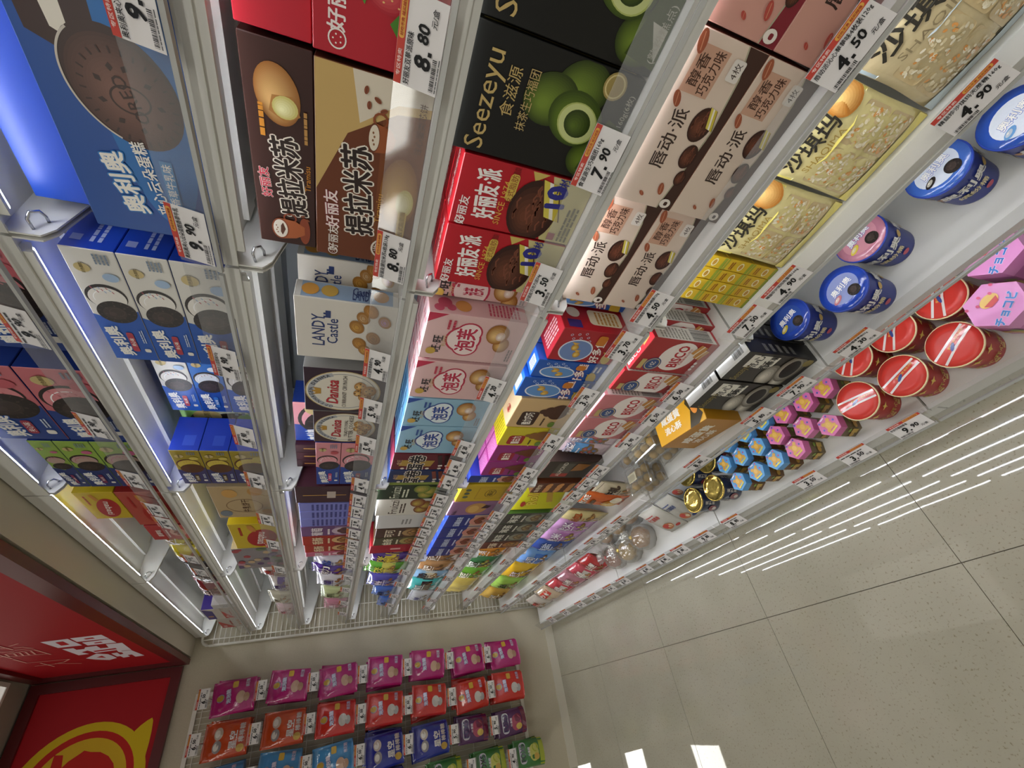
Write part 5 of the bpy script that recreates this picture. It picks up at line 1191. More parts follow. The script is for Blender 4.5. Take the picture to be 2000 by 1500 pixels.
for k, (x, y, z, r) in enumerate(((2.44, 0.06, 0.0, 0.1), (2.44, 0.06, 0.064, -0.05), (2.43, 0.07, 0.128, 0.05), (2.27, 0.0, 0.0, 0.06), (2.27, 0.0, 0.064, -0.04), (2.44, -0.055 + 0.0, 0.0, 0.0), (2.27, 0.125, 0.0, 0.0), (2.27, 0.125, 0.064, 0.05))):
    if k == 5: continue
    tray(x, y, z, r, f'clear tray of pastries, {("bottom", "middle", "top", "front lower", "front upper", "x", "back lower", "back upper")[k]} of the stack beside the golden box')
bag(8, 2.075, 2.175, 0.21, 'B0A388', 'beige walnut cake bag with brown picture', g_word('5A3A1A', '牛轧', '3A2A1E', 'A8621E'), y=-0.02, t=0.04, seed=60)
def f_milk(a, p):
    a.text('MILK MATE', p * 0.5, 0.80, 0.1, 'F4EEDF', 0.02, 0, out=(0.035, '2A1A12'), w=p * 0.8); a.blob(p * 0.45, 0.32, p * 0.28, 0.17, 'B8761A', 'F0D88A', 24); a.ell(p * 0.75, 0.25, p * 0.18, 0.12, 'E6DCC0', 18); a.rect(p * 0.3, 0.62, p * 0.4, 0.07, '5A3A22', 4)
bag(8, 1.955, 2.065, 0.27, 'C2581A', 'bright orange milk bread bag', f_milk, y=-0.02, t=0.05, seed=61); bag(8, 1.855, 1.95, 0.26, 'B8501A', 'second orange milk bread bag behind the joint', f_milk, y=0.05, t=0.05, seed=62)
bag(8, 1.755, 1.85, 0.25, 'BFB07A', 'cream bread bag with brown print', g_word('7A4A1E', '面包', 'A8521E', 'C99A4A'), y=-0.02, seed=63)
for k, (x0, x1) in enumerate(((1.615, 1.75), (1.455, 1.61))): bag(8, x0, x1, 0.25, 'B98AB8', f'lilac bread bag with white print, {("nearer", "farther")[k]} of two', g_word('7A3A82', '紫米', 'F2E8F2', 'C9B24A', band='A86AA8'), y=-0.02, seed=64 + k, t=0.06)
bag(8, 1.30, 1.45, 0.24, '2A4A94', 'navy blue biscuit bag on the eighth shelf', g_word('14285A', '海盐', 'C9D6EE', '3A6AB8', band='24408A'), y=-0.02, seed=66, t=0.06)
bag(8, 1.02, 1.26, 0.25, '6A96CC', 'blue and white shiny bread bag on the eighth shelf', g_word('2A5AAA', '吐司', 'F2F4F4', 'E4E6E8', band='2E6AC2'), y=-0.02, seed=67, t=0.09)
bag(8, 0.70, 1.0, 0.24, 'CDA41E', 'yellow crisps bag on the eighth shelf', g_word('8A3A1A', '香蕉', 'F4EFE2', '8A5A2A'), y=-0.02, seed=68, t=0.09)
bag(8, 0.42, 0.68, 0.22, '8FB84A', 'lime green snack bag on the eighth shelf', g_word('3A5A1A', '抹茶', '2E3A16', 'C9B25A'), y=-0.02, seed=69, t=0.08)
bag(8, 0.12, 0.40, 0.2, 'B8923A', 'ochre snack bag beside the wire panel', g_word('5A3A12', '板栗', 'F0E4CC', '8A5A2A'), y=-0.02, seed=70, t=0.08)

# ------------------------------------------------------------------ lowest shelf: hexagonal boxes, red pots, cans, bread
def hexbox(x, y, r, h, lidc, sidec, label, art, group, ph=0.0):
    o = MB().lathe([(r * 0.97, 0), (r * 0.97, h * 0.72)], 6, None, sidec, False, phase=ph).build('hexagon_box', 'carton', None, (x, y, ZS[9] + 0.0005))
    ld = MB().lathe([(r, h * 0.70), (r, h), (r * 0.9, h + 0.0003)], 6, [lidc, lidc], lidc, False, phase=ph).build('lid', 'carton', o)
    a = Art(); art(a, 1)
    c, s_ = math.cos(ph), math.sin(ph)
    obj('printed_lid', a.mesh('printed_lid', 'carton', 2 * r, lambda u, v, q: ((u - r) * c - (v - r) * s_, (u - r) * s_ + (v - r) * c, h + 0.0006 + q)), ld)
    b = Art()
    for k in range(6):
        b.ell(0.3 + 0.6 * k, 0.35, 0.12, 0.14, 'B8903A', 12); b.text('饼干', 0.35 + 0.6 * k, 0.6, 0.16, 'E8E0C8', 0.02)
    ap = r * 0.97 * math.cos(PI / 6)
    def P(u, v, q):
        side = 0.97 * r; k = int(min(5, max(0, u // side))); f = u - (k + 0.5) * side
        t = ph + PI / 6 + k * PI / 3
        return ((ap + q + 0.0006) * math.cos(t) - f * math.sin(t), (ap + q + 0.0006) * math.sin(t) + f * math.cos(t), v)
    q2 = Art()
    for k in range(6): q2.ell((k + 0.3) * 0.97 * r / (h), 0.3, 0.1, 0.09, 'B8903A', 10); q2.rect((k + 0.5) * 0.97 * r / h, 0.15, 0.2 * r / h * 2, 0.25, 'C2A24A'); q2.ell((k + 0.7) * 0.97 * r / h, 0.5, 0.07, 0.06, '7A9A3A', 10)
    obj('printed_side', q2.mesh('printed_side', 'carton', h, P), o)
    return tag(o, label, 'box', group)
def l_bear(c2):
    def f(a, p):
        a.ell(0.5, 0.5, 0.17, 0.2, 'C99A3E', 18); 
        for x, y in ((0.36, 0.68), (0.64, 0.68), (0.34, 0.34), (0.66, 0.34)): a.ell(x, y, 0.085, 0.085, 'C99A3E', 12)
        a.ell(0.5, 0.52, 0.1, 0.12, 'D9AE56', 14); a.poly([(0.3, 0.18), (0.7, 0.18), (0.74, 0.25), (0.26, 0.25)], 'DCCB4A'); a.rect(0.4, 0.83, 0.2, 0.05, 'E9E2E6')
        for x, y in ((0.2, 0.5), (0.8, 0.5), (0.72, 0.82), (0.28, 0.82)): a.ell(x, y, 0.045, 0.045, c2, 8)
    return f
HP = [(2.936, -0.004), (2.855, -0.005), (2.767, 0.003), (2.807, -0.078), (2.883, -0.118), (2.702, -0.047), (2.740, -0.124)]
HB = [(2.681, 0.030), (2.590, 0.030), (2.612, -0.043), (2.650, -0.118), (2.525, -0.038), (2.49, 0.040), (2.557, -0.120), (2.438, -0.027), (2.462, -0.115)]
PL = ['beside the red pots at the back', 'second from the pots in the back row', 'third from the pots in the back row', 'in the middle row nearest the pots', 'at the front beside the red pots', 'in the middle row next to the blue ones', 'at the front next to the blue ones']
for k, (x, y) in enumerate(HP): hexbox(x, y, 0.038, 0.105, 'C96A9E', '6A5A3A', f'small pink hexagonal biscuit box {PL[k]}', l_bear('3A4AA0'), 'small hexagonal biscuit boxes', 0.25 + 0.1 * (k % 3))
BLB = ['at the back beside the pink ones', 'second in the back row', 'in the middle row beside the pink ones', 'at the front beside the pink ones', 'in the middle row, farther one', 'at the back end of the row', 'second at the front', 'in the middle row beside the gold-lidded cans', 'at the front beside the gold-lidded cans']
for k, (x, y) in enumerate(HB): hexbox(x, y, 0.038, 0.105, '5C9CD0', '6A4A2A', f'small blue hexagonal biscuit box {BLB[k]}', l_bear('C2527A'), 'small hexagonal biscuit boxes', 0.2 + 0.12 * (k % 3))
def l_pinkhex(a, p):
    a.text('チョコビ', 0.5, 0.3, 0.16, '3A72B8', 0.04, 20, out=(0.03, 'E9E4EE')); a.ell(0.52, 0.62, 0.17, 0.12, 'D9B25A', 18); a.poly([(0.38, 0.6), (0.66, 0.6), (0.6, 0.5), (0.44, 0.5)], 'B83A3A')
    for k in range(5): a.ell(0.2 + 0.15 * k, 0.8 - 0.1 * (k % 2), 0.03, 0.035, 'C2426A', 8)
hexbox(3.396, -0.112, 0.058, 0.17, 'D48CC0', 'B86AA4', 'large pink hexagonal snack box next to the red pots', l_pinkhex, 'large pink hexagonal boxes', 0.3)
hexbox(3.462, -0.002, 0.06, 0.17, 'D48CC0', 'B86AA4', 'large pink hexagonal snack box behind the first at the right edge', l_pinkhex, 'large pink hexagonal boxes', 0.3)
hexbox(3.54, -0.110, 0.06, 0.17, 'D48CC0', 'B86AA4', 'large pink hexagonal snack box beyond the right picture edge', l_pinkhex, 'large pink hexagonal boxes', 0.3)
def l_pot(rot):
    def f(a, p):
        c, s_ = math.cos(rot), math.sin(rot)
        R = lambda u, v: (0.5 + u * c - v * s_, 0.5 + u * s_ + v * c)
        a.poly([R(-0.47, 0.10), R(0.47, 0.10), R(0.47, -0.12), R(-0.47, -0.12)], 'C23A30')
        a.line([R(-0.46, 0.12), R(0, 0.10), R(0.46, 0.07)], 0.05, 'E2DDD8'); a.line([R(-0.46, -0.10), R(0, -0.07), R(0.46, -0.09)], 0.05, 'DAD4CE')
        a.text('撕开贴纸 标志识别', *R(0.12, 0.02), 0.05, 'DDB25A', 0.01, math.degrees(rot), w=0.5); a.ell(*R(-0.05, -0.02), 0.1, 0.035, '3A4A8A', 14, rot + 0.4)
    return f
def w_pot(a, p):
    for k in range(9):
        x = 0.17 + 0.33 * k
        a.text('开心', x, 0.3, 0.16, 'D2B25A', 0.02); a.poly([(x, 0.62), (x + 0.03, 0.70), (x + 0.11, 0.73), (x + 0.03, 0.76), (x, 0.84), (x - 0.03, 0.76), (x - 0.11, 0.73), (x - 0.03, 0.70)], 'D2B25A'); a.rect(x + 0.08, 0.12, 0.12, 0.07, 'CDB46A')
POTS = [(3.272, -0.120, 0.5, 'front red snack pot beside the pink hexagonal box'), (3.137, -0.116, 0.3, 'front red snack pot in the middle of its row'), (3.004, -0.108, -0.1, 'front red snack pot beside the small pink boxes'),
        (3.324, 0.004, 1.0, 'back row red snack pot near the pink hexagonal boxes'), (3.192, 0.004, 0.9, 'back row red snack pot in the middle'), (3.066, 0.012, 0.8, 'back row red snack pot beside the small pink boxes')]
for x, y, r, lab in POTS: cup('snack_pot', 9, x, y, 0.122, 0.051, 0.0585, 'C43429', 'A8221E', lab, 'pot', w_pot, l_pot(r), 'red snack pots', 'DACB9C', 'carton')
def can(x, y, label):
    r, h = 0.052, 0.105
    o = MB().lathe([(r * 0.95, 0), (r, 0.006), (r, h - 0.008), (r * 0.97, h)], 30, None, '27304A').build('snack_can', 'film', None, (x, y, ZS[9] + 0.0005))
    MB().lathe([(r * 1.0, h - 0.004), (r * 1.06, h - 0.002), (r * 1.06, h + 0.004), (r * 0.97, h + 0.005), (r * 0.93, h + 0.001), (r * 0.5, h + 0.0035), (r * 0.2, h + 0.002)], 30).build('foil_lid', 'gold', o)
    a = Art()
    for k in range(6): a.text('黑芝麻', 0.3 + 0.5 * k, 0.6, 0.14, 'C9C2B4', 0.01, 90, w=0.5); a.ell(0.55 + 0.5 * k, 0.4, 0.14, 0.2, '7A2A2E', 14); a.ell(0.55 + 0.5 * k, 0.32, 0.08, 0.1, 'C2B4A6', 12)
    obj('printed_wrap', a.mesh('printed_wrap', 'film', h, lambda u, v, q: ((r + q + 0.0005) * math.cos(u / r), (r + q + 0.0005) * math.sin(u / r), v)), o)
    return tag(o, label, 'can', 'dark cans with gold foil lids')
can(2.200, -0.080, 'gold-lidded dark can at the front beside the white bags'); can(2.336, -0.084, 'gold-lidded dark can at the front beside the blue boxes'); can(2.362, 0.032, 'gold-lidded dark can at the back beside the blue boxes'); can(2.224, 0.036, 'gold-lidded dark can at the back beside the white bags')
def f_cakebag(c):
    def f(a, p):
        a.text('手工蛋糕卷', p * 0.42, 0.72, 0.11, c, 0.02, 0, w=p * 0.6); a.para(p * 0.14, 0.82, p * 0.5, 0.05, 1, c, 3); a.ell(p * 0.5, 0.33, p * 0.24, 0.13, 'B8744A', 22); a.ell(p * 0.46, 0.36, p * 0.15, 0.08, 'C2504A', 16); a.ell(p * 0.6, 0.32, p * 0.1, 0.07, 'DCCBA8', 14); a.ell(p * 0.82, 0.2, 0.07, 0.05, c, 14)
    return f
WB = [(2.02, 2.135, -0.14, 'A9A69C', 'front pale grey cake pouch with navy print', '3A4A7A', 0.0), (1.875, 2.01, -0.14, 'B4B0A6', 'front pale grey cake pouch with red print', 'B0403A', 0.0), (2.03, 2.15, -0.03, 'C2C6C8', 'back white cake pouch with navy print', '3A4A7A', 0), (1.90, 2.02, -0.03, 'C9CACA', 'back white cake pouch with red print', 'B8403A', 0), (1.77, 1.89, -0.03, 'C9CACA', 'back white cake pouch with red print at the bread', 'B8403A', 0)]
for k, (x0, x1, y, c, lab, tc_, r) in enumerate(WB): bag(9, x0, x1, 0.19, c, lab, f_cakebag(tc_), y=y, t=0.05, seed=80 + k, lean=0.5, name='cake_pouch', m='paper')
def bread(x, y, w, d, h, loafc, label, neck=True, seed=1, rot=0.0, inner='D2A860'):
    """round loaf in a tied clear bag"""
    t = empty('bread_bag', (x, y, ZS[9] + 0.001), (0, 0, rot))
    b = MB(); n, mrow = 18, 9
    vs, fs = [], []
    for j in range(mrow + 1):
        ph = PI * j / mrow
        for i in range(n):
            th = 2 * PI * i / n
            q = 1 + 0.12 * noise.noise(Vector((math.cos(th) * 2, math.sin(th) * 2, j * 0.6 + seed)))
            vs.append((w / 2 * 0.86 * math.sin(ph) * math.cos(th) * q, d / 2 * 0.86 * math.sin(ph) * math.sin(th) * q, h * 0.08 + h * 0.36 * (1 - math.cos(ph))))
    for j in range(mrow):
        for i in range(n): fs.append((j * n + i, j * n + (i + 1) % n, (j + 1) * n + (i + 1) % n, (j + 1) * n + i))
    b.add(vs, fs, loafc, True)
    b.build('loaf', 'paper', t)
    c = MB(); vs, fs = [], []
    prof = [(0.9, 0.0), (1.02, 0.15), (1.05, 0.4), (0.95, 0.65), (0.6, 0.84), (0.16, 0.93), (0.12, 0.96), (0.42, 1.12), (0.58, 1.22)]
    n = 30
    for j, (q, zz) in enumerate(prof):
        for i in range(n):
            th = 2 * PI * i / n
            m_ = q * (1 + (0.22 if j > 5 else 0.07) * noise.noise(Vector((math.cos(th) * 3, math.sin(th) * 3, j * 0.9 + seed))) + (0.16 if j > 6 else 0.03) * math.sin(th * 9 + j))
            vs.append((w / 2 * m_ * math.cos(th), d / 2 * m_ * math.sin(th), h * zz))
    for j in range(len(prof) - 1):
        for i in range(n): fs.append((j * n + i, j * n + (i + 1) % n, (j + 1) * n + (i + 1) % n, (j + 1) * n + i))
    fs.append(tuple(range(n))[::-1])
    c.add(vs, fs, 'FFF', True); c.build('clear_wrap', 'clearfilm', t)
    MB().lathe([(w * 0.075, h * 0.925), (w * 0.085, h * 0.945), (w * 0.075, h * 0.965)], 14, None, inner).build('tie', 'gold' if inner == 'D2A860' else 'film', t)
    return tag(t, label, 'bread', 'tied clear bags on the lowest shelf')
bread(1.69, -0.07, 0.14, 0.13, 0.13, 'B8803A', 'golden bread in a tied clear bag beside the grey pouches', seed=1)
bread(1.542, -0.09, 0.14, 0.13, 0.13, 'C9A04A', 'golden bread in a tied bag with yellow frill', seed=2)
bread(1.66, 0.07, 0.13, 0.12, 0.13, 'A8702E', 'brown bread in a clear bag in the back row', seed=3)
bread(1.52, 0.06, 0.13, 0.12, 0.13, 'C09048', 'pale bread in a clear bag in the back row', seed=4)
bread(1.385, -0.08, 0.13, 0.13, 0.12, 'A85A3A', 'reddish cake in a tied clear bag', seed=5, inner='B8302E')
bread(1.37, 0.06, 0.13, 0.12, 0.12, 'B8884A', 'light bread in a clear bag behind the reddish cake', seed=6, inner='B8302E')
RB = [(1.12, 1.28, 'A8302E', 'red candied fruit bag'), (0.95, 1.11, 'B84A56', 'pink and red candied fruit bag'), (0.76, 0.94, 'A8707A', 'shiny mauve and clear snack bag'), (0.58, 0.75, 'B83E46', 'red and silver snack bag')]
for k, (x0, x1, c, lab) in enumerate(RB): bag(9, x0, x1, 0.17, c, lab + ' on the lowest shelf', g_word('6A1018', '山楂', 'F0E6DE', 'D98A5A', band='C9C2B8' if k % 2 else None), y=-0.13, t=0.07, seed=90 + k, lean=0.45)
bag(9, 0.36, 0.56, 0.17, 'C2AE92', 'cream cake bag with a red label on the lowest shelf', lambda a, p: (a.rect(p * 0.1, 0.55, p * 0.8, 0.3, 'BE3A2A', 6, 3), a.text('老面包', p * 0.5, 0.7, 0.17, 'F2EAE0', 0.03, w=p * 0.6), a.rect(p * 0.3, 0.2, p * 0.4, 0.14, '8A3A2A', 4)), y=-0.13, t=0.08, seed=95, lean=0.4)
bag(9, 0.14, 0.34, 0.16, 'B9B2A6', 'pale bag at the wall end of the lowest shelf', g_word('A83A34', '年糕', 'B8322C', 'D9C2A0'), y=-0.13, t=0.07, seed=96, lean=0.4)

for k, (x0, x1, c, lab, wd) in enumerate(((1.10, 1.27, 'C2A46A', 'gold crinkled bag', '金枣'), (0.92, 1.09, 'A83A44', 'red crinkled bag', '果干'), (0.73, 0.91, 'B8A8AC', 'silver crinkled bag', '米糕'), (0.53, 0.72, 'B0444A', 'dark red crinkled bag', '山楂'), (0.30, 0.52, 'B9A48A', 'tan crinkled bag', '麻花'))):
    bag(9, x0, x1, 0.19, c, lab + ' in the back row of the lowest shelf', g_word('6A1018', wd, 'F2EAE0', 'D9A45A'), y=0.03, t=0.08, seed=110 + k, lean=0.3)
for k, (x0, x1, c, lab) in enumerate(((1.00, 1.20, '3A2A6A', 'dark violet bag'), (0.70, 0.95, '2E6AB0', 'blue bag'), (0.40, 0.65, '3A4A9A', 'indigo bag'))):
    bag(5, x0, x1, 0.20, c, lab + ' in the back row of the fifth shelf', g_word('141432', '虾条', 'E4E0F0', 'C9A24A'), y=0.17, t=0.06, seed=120 + k)
for k, (x0, x1, c, lab) in enumerate(((1.00, 1.25, '2E5AA8', 'blue bag'), (0.65, 0.95, 'C2A03A', 'yellow bag'), (0.30, 0.60, '7AA04A', 'green bag'))):
    bag(8, x0, x1, 0.23, c, lab + ' in the back row of the eighth shelf', g_word('20264A', '脆饼', 'F0ECE2', 'C9A24A'), y=0.15, t=0.08, seed=130 + k)

# ------------------------------------------------------------------ tags in the rails
TG = {2: [(2.90, '9.90', 'the strawberry biscuit boxes at the left edge'), (2.576, '9.90', 'the pink and blue biscuit boxes'), (2.30, '9.90', 'the dark blue fruit biscuit boxes'), (2.09, '4.90', 'the red wafer box of the top shelf'), (1.98, '4.90', 'the yellow wafer box of the top shelf'), (1.60, '7.90', 'the nearer yellow crisps bag'), (1.42, '7.90', 'the farther yellow crisps bag')],
      3: [(3.45, '9.90', 'the large blue cake box at the edge', '奥利奥夹心云朵蛋糕'), (3.150, '9.90', 'the large blue cake box by the joint', '奥利奥夹心云朵蛋糕香草牛乳'), (2.84, '4.90', 'the white and blue birthday biscuits', '奥利奥生日蛋糕味97g'), (2.545, '4.90', 'the set-back biscuit boxes', '奥利奥原味97g'), (2.29, '4.90', 'the banana biscuit boxes', '奥利奥香蕉味97g'), (1.98, '4.90', 'the beige milk biscuit box'), (1.72, '9.90', 'the yellow wafer box with red oval'), (1.38, '9.90', 'the grey floral box')],
      4: [(3.489, '8.80', 'the red berry pie box', '好丽友双莓派原味'), (3.170, '8.80', 'the brown tiramisu cake box', '好丽友提拉米苏6枚装138g'), (2.873, '4.90', 'the white butter cookie box', '印尼蓝帝堡曲奇73g'), (2.691, '5.90', 'the currant cookie box', '丹麦皇冠葡萄曲奇'), (2.512, '5.90', 'the butter cookie box', '丹麦皇冠黄油曲奇'), (2.25, '4.90', 'the pink sandwich biscuits', '奥利奥草莓味')] + [(x, p, w) for x, p, w in ((2.125, '2.90', 'the maroon stick biscuits'), (2.02, '2.90', 'the nearest lilac box'), (1.915, '2.90', 'the middle lilac box'), (1.795, '4.80', 'the grape biscuit box'), (1.676, '5.90', 'the red biscuit box'), (1.57, '5.90', 'the second red biscuit box'), (1.462, '4.90', 'the narrow pink box'), (1.358, '4.90', 'the joint of the fourth shelf'), (1.15, '5.90', 'the white and blue wafer bag'), (0.91, '5.90', 'the white and brown cake bag'), (0.6, '5.90', 'the pale green bag'), (0.3, '5.90', 'the dusty pink bag'))],
      5: [(3.419, '7.90', 'the black matcha cake box', '食滋源生巧福团160g'), (3.165, '3.50', 'the red chocolate pie boxes', '好丽友巧克力派74g'), (2.811, '4.20', 'the pink cream puff boxes', '旺旺泡芙草莓味36g'), (2.50, '4.20', 'the light blue cream puff boxes', '旺旺泡芙牛奶味36g'), (2.375, '4.20', 'the dark red egg rolls', '旺旺蛋卷'), (2.265, '4.20', 'the navy egg rolls', '旺旺蛋卷')] + [(x, p, w) for x, p, w in ((2.114, '2.90', 'the dark green fruit biscuit box'), (2.0, '2.90', 'the white fruit biscuit box'), (1.881, '2.90', 'the plain white box'), (1.761, '1.90', 'the plain white box, farther side'), (1.642, '2.90', 'the cocoa biscuit box'), (1.525, '2.90', 'the olive cookie box'), (1.40, '2.90', 'the crimson box'), (1.16, '4.90', 'the purple corn snack bag'), (0.92, '4.90', 'the green corn snack bag'), (0.65, '4.90', 'the violet snack bag'), (0.4, '4.90', 'the striped blue bag'))],
      6: [(3.655, '4.50', 'the dusty pink berry pie boxes', '唇动派沁心莓莓味4枚装120g'), (3.150, '4.50', 'the beige chocolate pie boxes', '唇动派醇香巧克力味4枚装120g'), (3.023, '3.70', 'the red fish cracker box', '好多鱼海苔味33g'), (2.799, '3.70', 'the blue fish cracker boxes', '好多鱼番茄味33g'), (2.553, '2.90', 'the yellow mushroom biscuits', '蘑古力榛子味'), (2.325, '2.90', 'the magenta mushroom biscuits', '蘑古力草莓味'), (2.222, '3.80', 'the narrow navy cookie box')] + [(x, p, w) for x, p, w in ((2.103, '3.90', 'the mustard gift box'), (1.927, '3.90', 'the mauve waffle box'), (1.80, '3.80', 'the nearest navy cookie box'), (1.681, '3.80', 'the second navy cookie box'), (1.54, '3.80', 'the third navy cookie box'), (1.40, '3.80', 'the farthest navy cookie box'), (1.16, '6.90', 'the nearer kraft bag'), (0.95, '6.90', 'the farther kraft bag'), (0.7, '5.90', 'the turquoise bag'), (0.42, '5.90', 'the turquoise bag, farther side'), (0.2, '5.90', 'the white snack bag of the sixth shelf'))],
      7: [(3.668, '4.90', 'the sugar-free sachima bag', '精益珍沙琪玛无蔗糖160g'), (3.277, '4.90', 'the yellow sachima bags', '精益珍沙琪玛鸡蛋味160g'), (3.160, '7.50', 'the small yellow boxes', '缤纷奥利奥桶76g'), (2.856, '6.50', 'the red milk biscuit boxes', '格力高乳酸菌饼干'), (2.732, '6.50', 'the nearer pink milk biscuit box', '格力高草莓味饼干'), (2.576, '2.90', 'the farther pink milk biscuit box', '巧爱草莓味'), (2.345, '7.80', 'the dark brown almond box'), (2.240, '4.90', 'the joint of the seventh shelf'), (2.118, '7.80', 'the brown box of small pies'), (1.987, '9.90', 'the yellow wafer roll box'), (1.8, '2.90', 'the nearest seaweed box'), (1.66, '2.90', 'the middle seaweed box'), (1.5, '2.90', 'the farthest seaweed box'), (1.2, '4.90', 'the orange snack bag'), (0.95, '4.90', 'the dark green bag'), (0.6, '4.90', 'the bright green bag'), (0.3, '4.90', 'the striped bag')],
      8: [(3.194, '4.30', 'the blue snack cups', '奥利奥缤纷桶草莓味55g'), (2.997, '7.90', 'the nearer black mochi box', '食滋源流心麻薯160g'), (2.843, '5.80', 'the farther black mochi box', '食滋源流心酥'), (2.537, '8.80', 'the golden egg pastry box'), (1.967, '8.90', 'the orange milk bread bag'), (1.828, '2.90', 'the cream bread bag'), (1.68, '4.90', 'the nearer lilac bread bag'), (1.5, '4.90', 'the farther lilac bread bag'), (1.2, '4.90', 'the blue and white bread bag'), (0.9, '4.90', 'the yellow crisps bag of the eighth shelf'), (0.55, '4.90', 'the lime green bag'), (0.25, '4.90', 'the ochre bag')],
      9: [(3.033, '9.90', 'the red snack pots', '年货节桶装零食'), (2.859, '3.50', 'the small pink hexagonal boxes'), (2.674, '3.50', 'the small blue hexagonal boxes'), (2.287, '8.80', 'the gold-lidded cans'), (2.098, '9.80', 'the navy printed cake pouch'), (1.914, '9.80', 'the red printed cake pouch'), (1.769, '6.80', 'the bread beside the grey pouches'), (1.60, '6.80', 'the bread with the yellow frill'), (1.37, '6.80', 'the reddish cake'), (1.21, '4.80', 'the red candied fruit bag'), (1.0, '4.80', 'the pink candied fruit bag'), (0.8, '4.80', 'the mauve bag'), (0.55, '4.80', 'the cream bag with red label'), (0.3, '4.80', 'the pale bag at the wall end')]}
for lv, l in TG.items():
    for q in l:
        price_tag(lv, q[0], q[1], q[2], *(q[3:4]))

# ------------------------------------------------------------------ wire grid panels with hanging bags on the end wall
GX = XW + 0.012
def grid_panel(y0, y1, z0, z1, label):
    t = empty('wire_grid_panel', (GX, (y0 + y1) / 2, z0)); h, w = z1 - z0, y1 - y0
    f = MB(); frame_bars(f, 'x', -0.006, 0.006, -w / 2, w / 2, 0, h, 0.022); f.build('frame', 'wire', t)
    v = MB().tube([(0, 0, 0.01), (0, 0, h - 0.01)], 0.0016, 5, cap=False).mesh('wire', 'wire'); hz = MB().tube([(0, -w / 2 + 0.01, 0), (0, w / 2 - 0.01, 0)], 0.0022, 5, cap=False).mesh('cross_wire', 'wire')
    for k in range(1, int(w / 0.03)): obj('wire', v, t, (0.0, -w / 2 + k * 0.03, 0))
    for k in range(1, int(h / 0.15) + 1): obj('cross_wire', hz, t, (0.003, 0, min(k * 0.15 - 0.05, h - 0.04)))
    return tag(t, label, 'wire panel', 'wire grid panels on the end wall')
grid_panel(-0.735, -0.31, 0.34, 2.44, 'white wire grid panel nearest the shelving'); grid_panel(-1.07, -0.745, 0.34, 2.44, 'white wire grid panel farther from the shelving')
def f_pup(bgl, kind):
    def f(a, p):
        if kind == 0:
            a.ell(p * 0.5, 0.8, 0.09, 0.09, 'B8943A', 18); a.ring(p * 0.5, 0.8, 0.09, 0.09, 0.02, '8A8AA0', 18); a.text('泡泡糖', p * 0.5, 0.62, 0.1, 'D2D0E2', 0.03, 6, out=(0.04, '3A3A86')); a.rrect(p * 0.72, 0.42, p * 0.2, 0.13, 0.03, 'C9A23A'); a.text('棉花糖', p * 0.8, 0.2, 0.09, 'C9C2D8', 0.02, w=p * 0.26); a.ell(p * 0.4, 0.33, 0.14, 0.11, 'C2A08A' if bgl != 'r' else 'C2BDB8', 18); a.ell(p * 0.38, 0.2, 0.1, 0.07, 'B08A72' if bgl != 'r' else 'A8A4A2', 14)
        else:
            for k in range(2): a.ell(p * (0.33 + 0.34 * k), 0.68, 0.13, 0.1, 'B4A496' if k else '8A8486', 16); a.ell(p * (0.33 + 0.34 * k), 0.7, 0.08, 0.06, 'D2CCC4', 14)
            a.text('星空', p * 0.44, 0.34, 0.17, 'D8D2D0', 0.03); a.text('棒棒糖', p * 0.6, 0.16, 0.12, 'C9BDB8', 0.02); a.ell(p * 0.2, 0.16, 0.08, 0.09, 'B8943A', 16)
    return f
def f_foxs(top, a1, a2):
    def f(a, p):
        a.rrect(p * 0.12, 0.62, p * 0.76, 0.2, 0.08, 'B9B4BC'); a.text("FOXS", p * 0.5, 0.72, 0.15, top, 0.03, w=p * 0.6)
        a.rect(p * 0.02, 0.0, p * 0.96, 0.16, a1, 6); a.ell(p * 0.45, 0.36, p * 0.3, 0.17, a2, 20); a.ell(p * 0.62, 0.3, p * 0.16, 0.12, a1, 16); a.ell(p * 0.3, 0.28, p * 0.12, 0.1, 'C2A24A', 14); a.text('什果糖', p * 0.5, 0.53, 0.07, 'D8D2D8', 0.01)
    return f
KIND = {'p': ('A81C6C', f_pup('p', 0), 'magenta'), 'o': ('B8461E', f_pup('o', 1), 'orange-red'), 'r': ('BE2A1E', f_pup('r', 0), 'bright red'), 'l': ('3F86BC', f_pup('l', 0), 'light blue'), 'n': ('232C86', f_pup('n', 1), 'navy blue'), 'f': ('4A1A4E', f_foxs('2A1A4A', '6A1E3A', '9A3A52'), 'dark purple'), 'g': ('2E6A2A', f_foxs('20302A', '9AA42A', 'B8B85A'), 'green')}
ZT = [2.345, 2.055, 1.77, 1.482, 1.20, 0.915, 0.645]
COLS = [(-0.362, 'ppppppp', 0), (-0.566, 'oorrrrr', 0), (-0.760, 'lllnnff', 0), (-0.945, '   nggg', -0.005)]
RW = ['topmost', 'second from the top', 'third from the top', 'middle', 'third from the bottom', 'second from the bottom', 'lowest']
CW = ['of the column nearest the shelves', 'of the second column', 'of the third column', 'of the column farthest from the shelves']
